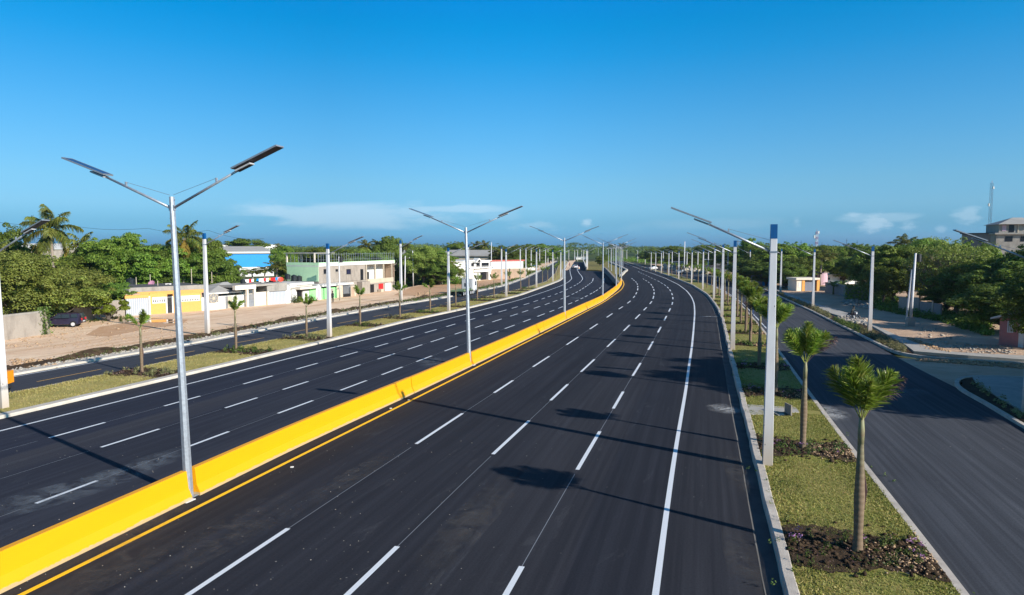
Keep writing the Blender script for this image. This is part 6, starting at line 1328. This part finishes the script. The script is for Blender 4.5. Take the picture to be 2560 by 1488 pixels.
# ---------------------------------------------------------------- far woodland (one mass)
g=np.random.default_rng(77); Cs=[];Ns=[];Ss=[]
def xl(Y): return np.interp(Y,[0,160,200,250,330,430],[-60,-22,-14,-2,10,30])
def xr(Y): return np.interp(Y,[0,130,180,230,300,430],[60,66,80,82,86,86])
cnt=0
while cnt<2300:
    Y=math.exp(g.uniform(math.log(185),math.log(2900))); px=g.uniform(-120,2700); X=(px-1280)/FPX*Y
    if Y<430 and xl(Y)-4<X<xr(Y)+5: continue
    if px<1250 and Y<245: continue
    if Y<330 and 1300<px<1345: continue
    if px>1900 and Y<160: continue
    cnt+=1
    hb=g.uniform(5.5,9.5)*(1.0 if Y<600 else 1.05); zb=0
    if 1385<px<1500 and 900<Y<2300: zb=9*math.sin(math.pi*(px-1385)/115)*(Y/1500)
    if 930<px<1120 and Y>900: zb=5
    if px<600 and Y>500: zb=2
    r=hb*g.uniform(.5,.75); m=int(150 if Y<400 else 90 if Y<900 else 46); s=.42*(Y/300)**.45
    for _ in range(3):
        c=np.array([X+g.normal(0,r*.5),Y+g.normal(0,r*.5),zb+hb*g.uniform(.42,.72)]); d=g.normal(0,1,(m//3,3)); d/=np.linalg.norm(d,axis=1)[:,None]; d[:,2]=np.where(d[:,2]<-.4,-d[:,2],d[:,2])
        Cs.append(c+d*np.array([r*.7,r*.7,hb*.30])*(.7+.4*g.random((m//3,1)))); Ns.append(d+np.array([0,0,.3])); Ss.append(np.full(m//3,s))
Cs=np.vstack(Cs);Ns=np.vstack(Ns);Ss=np.concatenate(Ss)[:,None]; rng=np.random.default_rng(78)
V,F=leaf_quads(Cs,Ns,Ss,aspect=.7); o=rawmesh('far_woodland',V,F,'leaf_far'); o['kind']='stuff'
# low canopy sheet under the far crowns
m=MB(); nx,ny=90,40; xs=np.linspace(-.95,.95,nx); ys=np.exp(np.linspace(math.log(260),math.log(3000),ny)); gg=np.random.default_rng(3)
for j in range(ny):
    for i in range(nx):
        X=xs[i]*ys[j]; Y=ys[j]; h=1.5+gg.uniform(0,3.0)
        if Y<470 and xl(min(Y,430))-12<X<xr(min(Y,430))+14: h=-.6
        if Y<330 and X<-2: h=min(h,.3)
        m.v.append((X,Y,h))
m.f=[(j*nx+i,j*nx+i+1,(j+1)*nx+i+1,(j+1)*nx+i) for j in range(ny-1) for i in range(nx-1)]
struct(m.build('woodland_floor','leaf_far'),'stuff')
# ---------------------------------------------------------------- dust patches on the asphalt
def dustmat(name,c,amt):
    m,nt,N,L,P=newmat(name); tc=nt.nodes.new('ShaderNodeTexCoord').outputs['Generated']; ps=pos(nt)
    mp=mapping(nt,tc,(2,2,0),(-1,-1,0)); ln=nt.nodes.new('ShaderNodeVectorMath'); ln.operation='LENGTH'; L.new(mp,ln.inputs[0])
    rad=ramp(nt,ln.outputs['Value'],[(.1,1.0),(.95,0.0)]); nz=ramp(nt,noise(nt,ps,1.3,7,.7,1.0),[(.40,0.0),(.72,1.0)])
    mu=nt.nodes.new('ShaderNodeMath'); mu.operation='MULTIPLY'; L.new(rad,mu.inputs[0]); L.new(nz,mu.inputs[1]); m2=nt.nodes.new('ShaderNodeMath'); m2.operation='MULTIPLY'; L.new(mu.outputs[0],m2.inputs[0]); m2.inputs[1].default_value=amt
    P.inputs['Base Color'].default_value=(*c,1); P.inputs['Roughness'].default_value=.9; L.new(m2.outputs[0],P.inputs['Alpha']); return m
M['dust']=dustmat('pale_dust',(.24,.27,.30),.6); M['dust2']=dustmat('brown_dust',(.16,.14,.12),.35); M['chalk']=dustmat('chalk_dust',(.7,.7,.68),1.0)
for i,(px,row,rx,ry,mt,rz) in enumerate(((1812,1022,1.3,1.0,'chalk',70),(395,1150,2.0,.9,'dust',66),(290,1190,2.2,1.0,'dust',60),(130,1240,3,1.1,'dust',58),(1080,905,2.6,1.0,'dust',72),(1440,746,3.5,1.2,'dust',72),(1780,792,.8,2.0,'chalk',75),(330,1330,4.2,.8,'dust2',68),(560,1340,5.0,.9,'dust2',68),(250,1440,3.6,.8,'dust2',68),(2060,1030,2.2,1.2,'chalk',80),(1860,1400,3.2,.5,'dust2',78),(1840,1180,4.0,.4,'dust2',79),(900,1180,6,.5,'dust2',71),(2250,980,3,1.2,'dust',20),(1180,1300,6,.7,'dust2',72))):
    q=G(px,row); n=24; P_=[(q[0]+rx*math.cos(2*math.pi*k/n)*math.cos(R(rz))-ry*math.sin(2*math.pi*k/n)*math.sin(R(rz)),q[1]+rx*math.cos(2*math.pi*k/n)*math.sin(R(rz))+ry*math.sin(2*math.pi*k/n)*math.cos(R(rz))) for k in range(n)]; poly('dust_patch',P_,.011+.0006*i,mt)
stones('loose_grit',lambda g:(lambda q:(q[0],q[1],.0))(G(g.uniform(0,1200),1100+g.random()**1.0*380)),240,.012,'rubble',seed=40,flat=.7)
# grout and concrete footing at barrier/pole joints
for i,(px,row) in enumerate(((470,1252),(1182,913),(1413,799))):
    q=G(px,row); o=MB().box(-.2,.2,-.09,.09,-.01,.02,.008).build('lamp_footing','w_white'); o.location=(q[0]+.05,q[1]-.02,0); o.rotation_euler=(0,0,R(70)); tag(o,'white mortar patch at the barrier gap beside the %s median lamp'%ORD[i],'mortar patch','mortar patches at the barrier gaps')
for i,(px,row) in enumerate(((977,1022),(1022,1001),(730,1169))):
    q=G(px,row); o=MB().box(-.06,.06,-.045,.045,0,.04,.01).build('loose_stone','w_white'); o.location=(q[0],q[1],.0); tag(o,('white stone lying on the yellow line, left of two','white stone lying on the yellow line, right of two','small white stone on the open asphalt')[i],'stone','white stones on the road')
# ---------------------------------------------------------------- light, sky
EL=R(24.0); AZd=Vector((.793,-.609,0))
sun=bpy.data.lights.new('sun','SUN'); so=bpy.data.objects.new('sun',sun); col.objects.link(so); sun.energy=5.0; sun.angle=R(.55); sun.color=(1,.935,.84)
sd=Vector((AZd.x*math.cos(EL),AZd.y*math.cos(EL),math.sin(EL))); so.rotation_euler=sd.to_track_quat('Z','Y').to_euler(); so.location=(60,-50,60)
w=bpy.data.worlds.new('World'); scene.world=w; w.use_nodes=True; nt=w.node_tree; N=nt.nodes; L=nt.links; bg=N['Background']
sky=N.new('ShaderNodeTexSky'); sky.sky_type='NISHITA'; sky.sun_disc=False; sky.sun_elevation=EL; sky.sun_rotation=math.atan2(AZd.x,AZd.y); sky.altitude=20; sky.air_density=1.0; sky.dust_density=.6; sky.ozone_density=2.0
tc=N.new('ShaderNodeTexCoord').outputs['Generated']; sx=N.new('ShaderNodeSeparateXYZ'); L.new(tc,sx.inputs[0])
TINT=[(0.0,(1,1,1)),(1,(1,1,1))]
TINT=[(0.0047,(0.1109,0.4190,1.0390)),(0.0180,(0.1711,0.5196,1.1106)),(0.0325,(0.1932,0.4982,0.9510)),(0.0556,(0.2781,0.5675,0.9235)),(0.0876,(0.2958,0.5988,0.8628)),(0.1276,(0.2612,0.6190,0.8797)),(0.1673,(0.2088,0.6350,0.9091)),(0.2054,(0.1463,0.6379,0.9366)),(0.2606,(0.0401,0.6432,0.9819)),(0.2962,(0.0053,0.6404,1.0003)),(0.3299,(0.0020,0.6297,1.0570)),(0.4800,(0.2000,0.4600,0.7000)),(0.9000,(0.2600,0.4400,0.6200))]
#TINTEND
el=ramp(nt,sx.outputs['Z'],TINT); k=mixc(nt,1.0,sky.outputs[0],el,'MULTIPLY')
xm=N.new('ShaderNodeMapRange'); xm.inputs[1].default_value=-1; xm.inputs[2].default_value=1; L.new(sx.outputs['X'],xm.inputs[0]); k=mixc(nt,1.0,k,ramp(nt,xm.outputs[0],[(.0,.82),(.2,.80),(.375,.82),(.47,.96),(.52,1.0),(1,1.0)]),'MULTIPLY')
# clouds low over the horizon: (azimuth centre px, elevation row, half width px, half height px, strength)
def clouds(base):
    at=N.new('ShaderNodeMath'); at.operation='ARCTAN2'; L.new(sx.outputs['X'],at.inputs[0]); L.new(sx.outputs['Y'],at.inputs[1])
    cmb=N.new('ShaderNodeCombineXYZ'); L.new(at.outputs[0],cmb.inputs[0]); L.new(sx.outputs['Z'],cmb.inputs[1])
    n1=noise(nt,mapping(nt,cmb.outputs[0],(7,34,1)),1.0,9,.6,.5); n2=noise(nt,mapping(nt,cmb.outputs[0],(30,70,1)),1.0,8,.6)
    tot=None
    def M2(op,a,b=None,c=None):
        m=N.new('ShaderNodeMath'); m.operation=op
        for i,v in enumerate((a,b,c)):
            if v is None: continue
            if isinstance(v,(int,float)): m.inputs[i].default_value=v
            else: L.new(v,m.inputs[i])
        return m.outputs[0]
    for (px,row,hw,hh,st,nn) in ((905,537,300,36,.85,0),(1130,524,190,12,.7,0),(1690-80,560,60,16,.0,1),(1465,557,17,13,.9,1),(1330,565,80,14,.5,1),(1250,540,60,16,.25,0),(2190,560,55,24,.95,1),(2260,568,32,20,.8,1),(2130,538,26,9,.8,1),(2180,545,130,12,.5,0),(1988,552,18,14,.6,1),(2410,540,48,20,.6,1),(2347,574,16,10,.5,1),(600,560,30,9,.3,1),(1750,562,240,18,.22,0)):
        ax=math.atan((px-1280)/FPX); ez=math.sin(math.atan((616-row)/FPX)); sw=hw/FPX*math.cos(ax)**2; sh=hh/FPX
        dx=M2('DIVIDE',M2('SUBTRACT',at.outputs[0],ax),sw); dz=M2('DIVIDE',M2('SUBTRACT',sx.outputs['Z'],ez*math.cos(ax)),sh)
        r=M2('SQRT',M2('ADD',M2('POWER',M2('ABSOLUTE',dx),2.6 if nn==0 else 2),M2('POWER',M2('ABSOLUTE',dz),2.6 if nn==0 else 2)))
        v=M2('ADD',M2('SUBTRACT',1.0,r),M2('MULTIPLY',M2('SUBTRACT',n1 if nn==0 else n2,.5),2.6 if nn==0 else 3.4))
        mr=N.new('ShaderNodeMapRange'); mr.interpolation_type='SMOOTHSTEP'; L.new(v,mr.inputs[0]); mr.inputs[1].default_value=-.05; mr.inputs[2].default_value=.75 if nn==0 else .95; mr.inputs[4].default_value=st*.38
        tot=mr.outputs[0] if tot is None else M2('MAXIMUM',tot,mr.outputs[0])
    return tot
cf=clouds(None)
CLOUD=(4.6,5.5,6.2)
#CLOUDSET
k=mixc(nt,cf,k,CLOUD)
L.new(k,bg.inputs['Color']); bg.inputs['Strength'].default_value=.132
scene.view_settings.view_transform='Standard'; scene.view_settings.look='None'; scene.view_settings.gamma=1; scene.view_settings.exposure=.45
# haze
HAZE=0.00011
if HAZE>0:
    hm=bpy.data.materials.new('haze_air'); hm.use_nodes=True; hn=hm.node_tree; hn.nodes.clear(); ho=hn.nodes.new('ShaderNodeOutputMaterial'); pv=hn.nodes.new('ShaderNodeVolumePrincipled')
    pv.inputs['Color'].default_value=(.62,.78,1.0,1); pv.inputs['Density'].default_value=HAZE; pv.inputs['Anisotropy'].default_value=.2; hn.links.new(pv.outputs[0],ho.inputs['Volume'])
    hz=MB().box(-3800,3800,-330,3600,-1.3,62).build('haze',hm); hz['kind']='stuff'
for tp in TP.values():
    if tp.first: bpy.data.objects.remove(tp.c); bpy.data.objects.remove(tp.t)
for f in CC:
    if id(f[0]) not in yused:
        for c in f[1]: bpy.data.objects.remove(c[0])
        bpy.data.objects.remove(f[0])
bpy.context.view_layer.update()
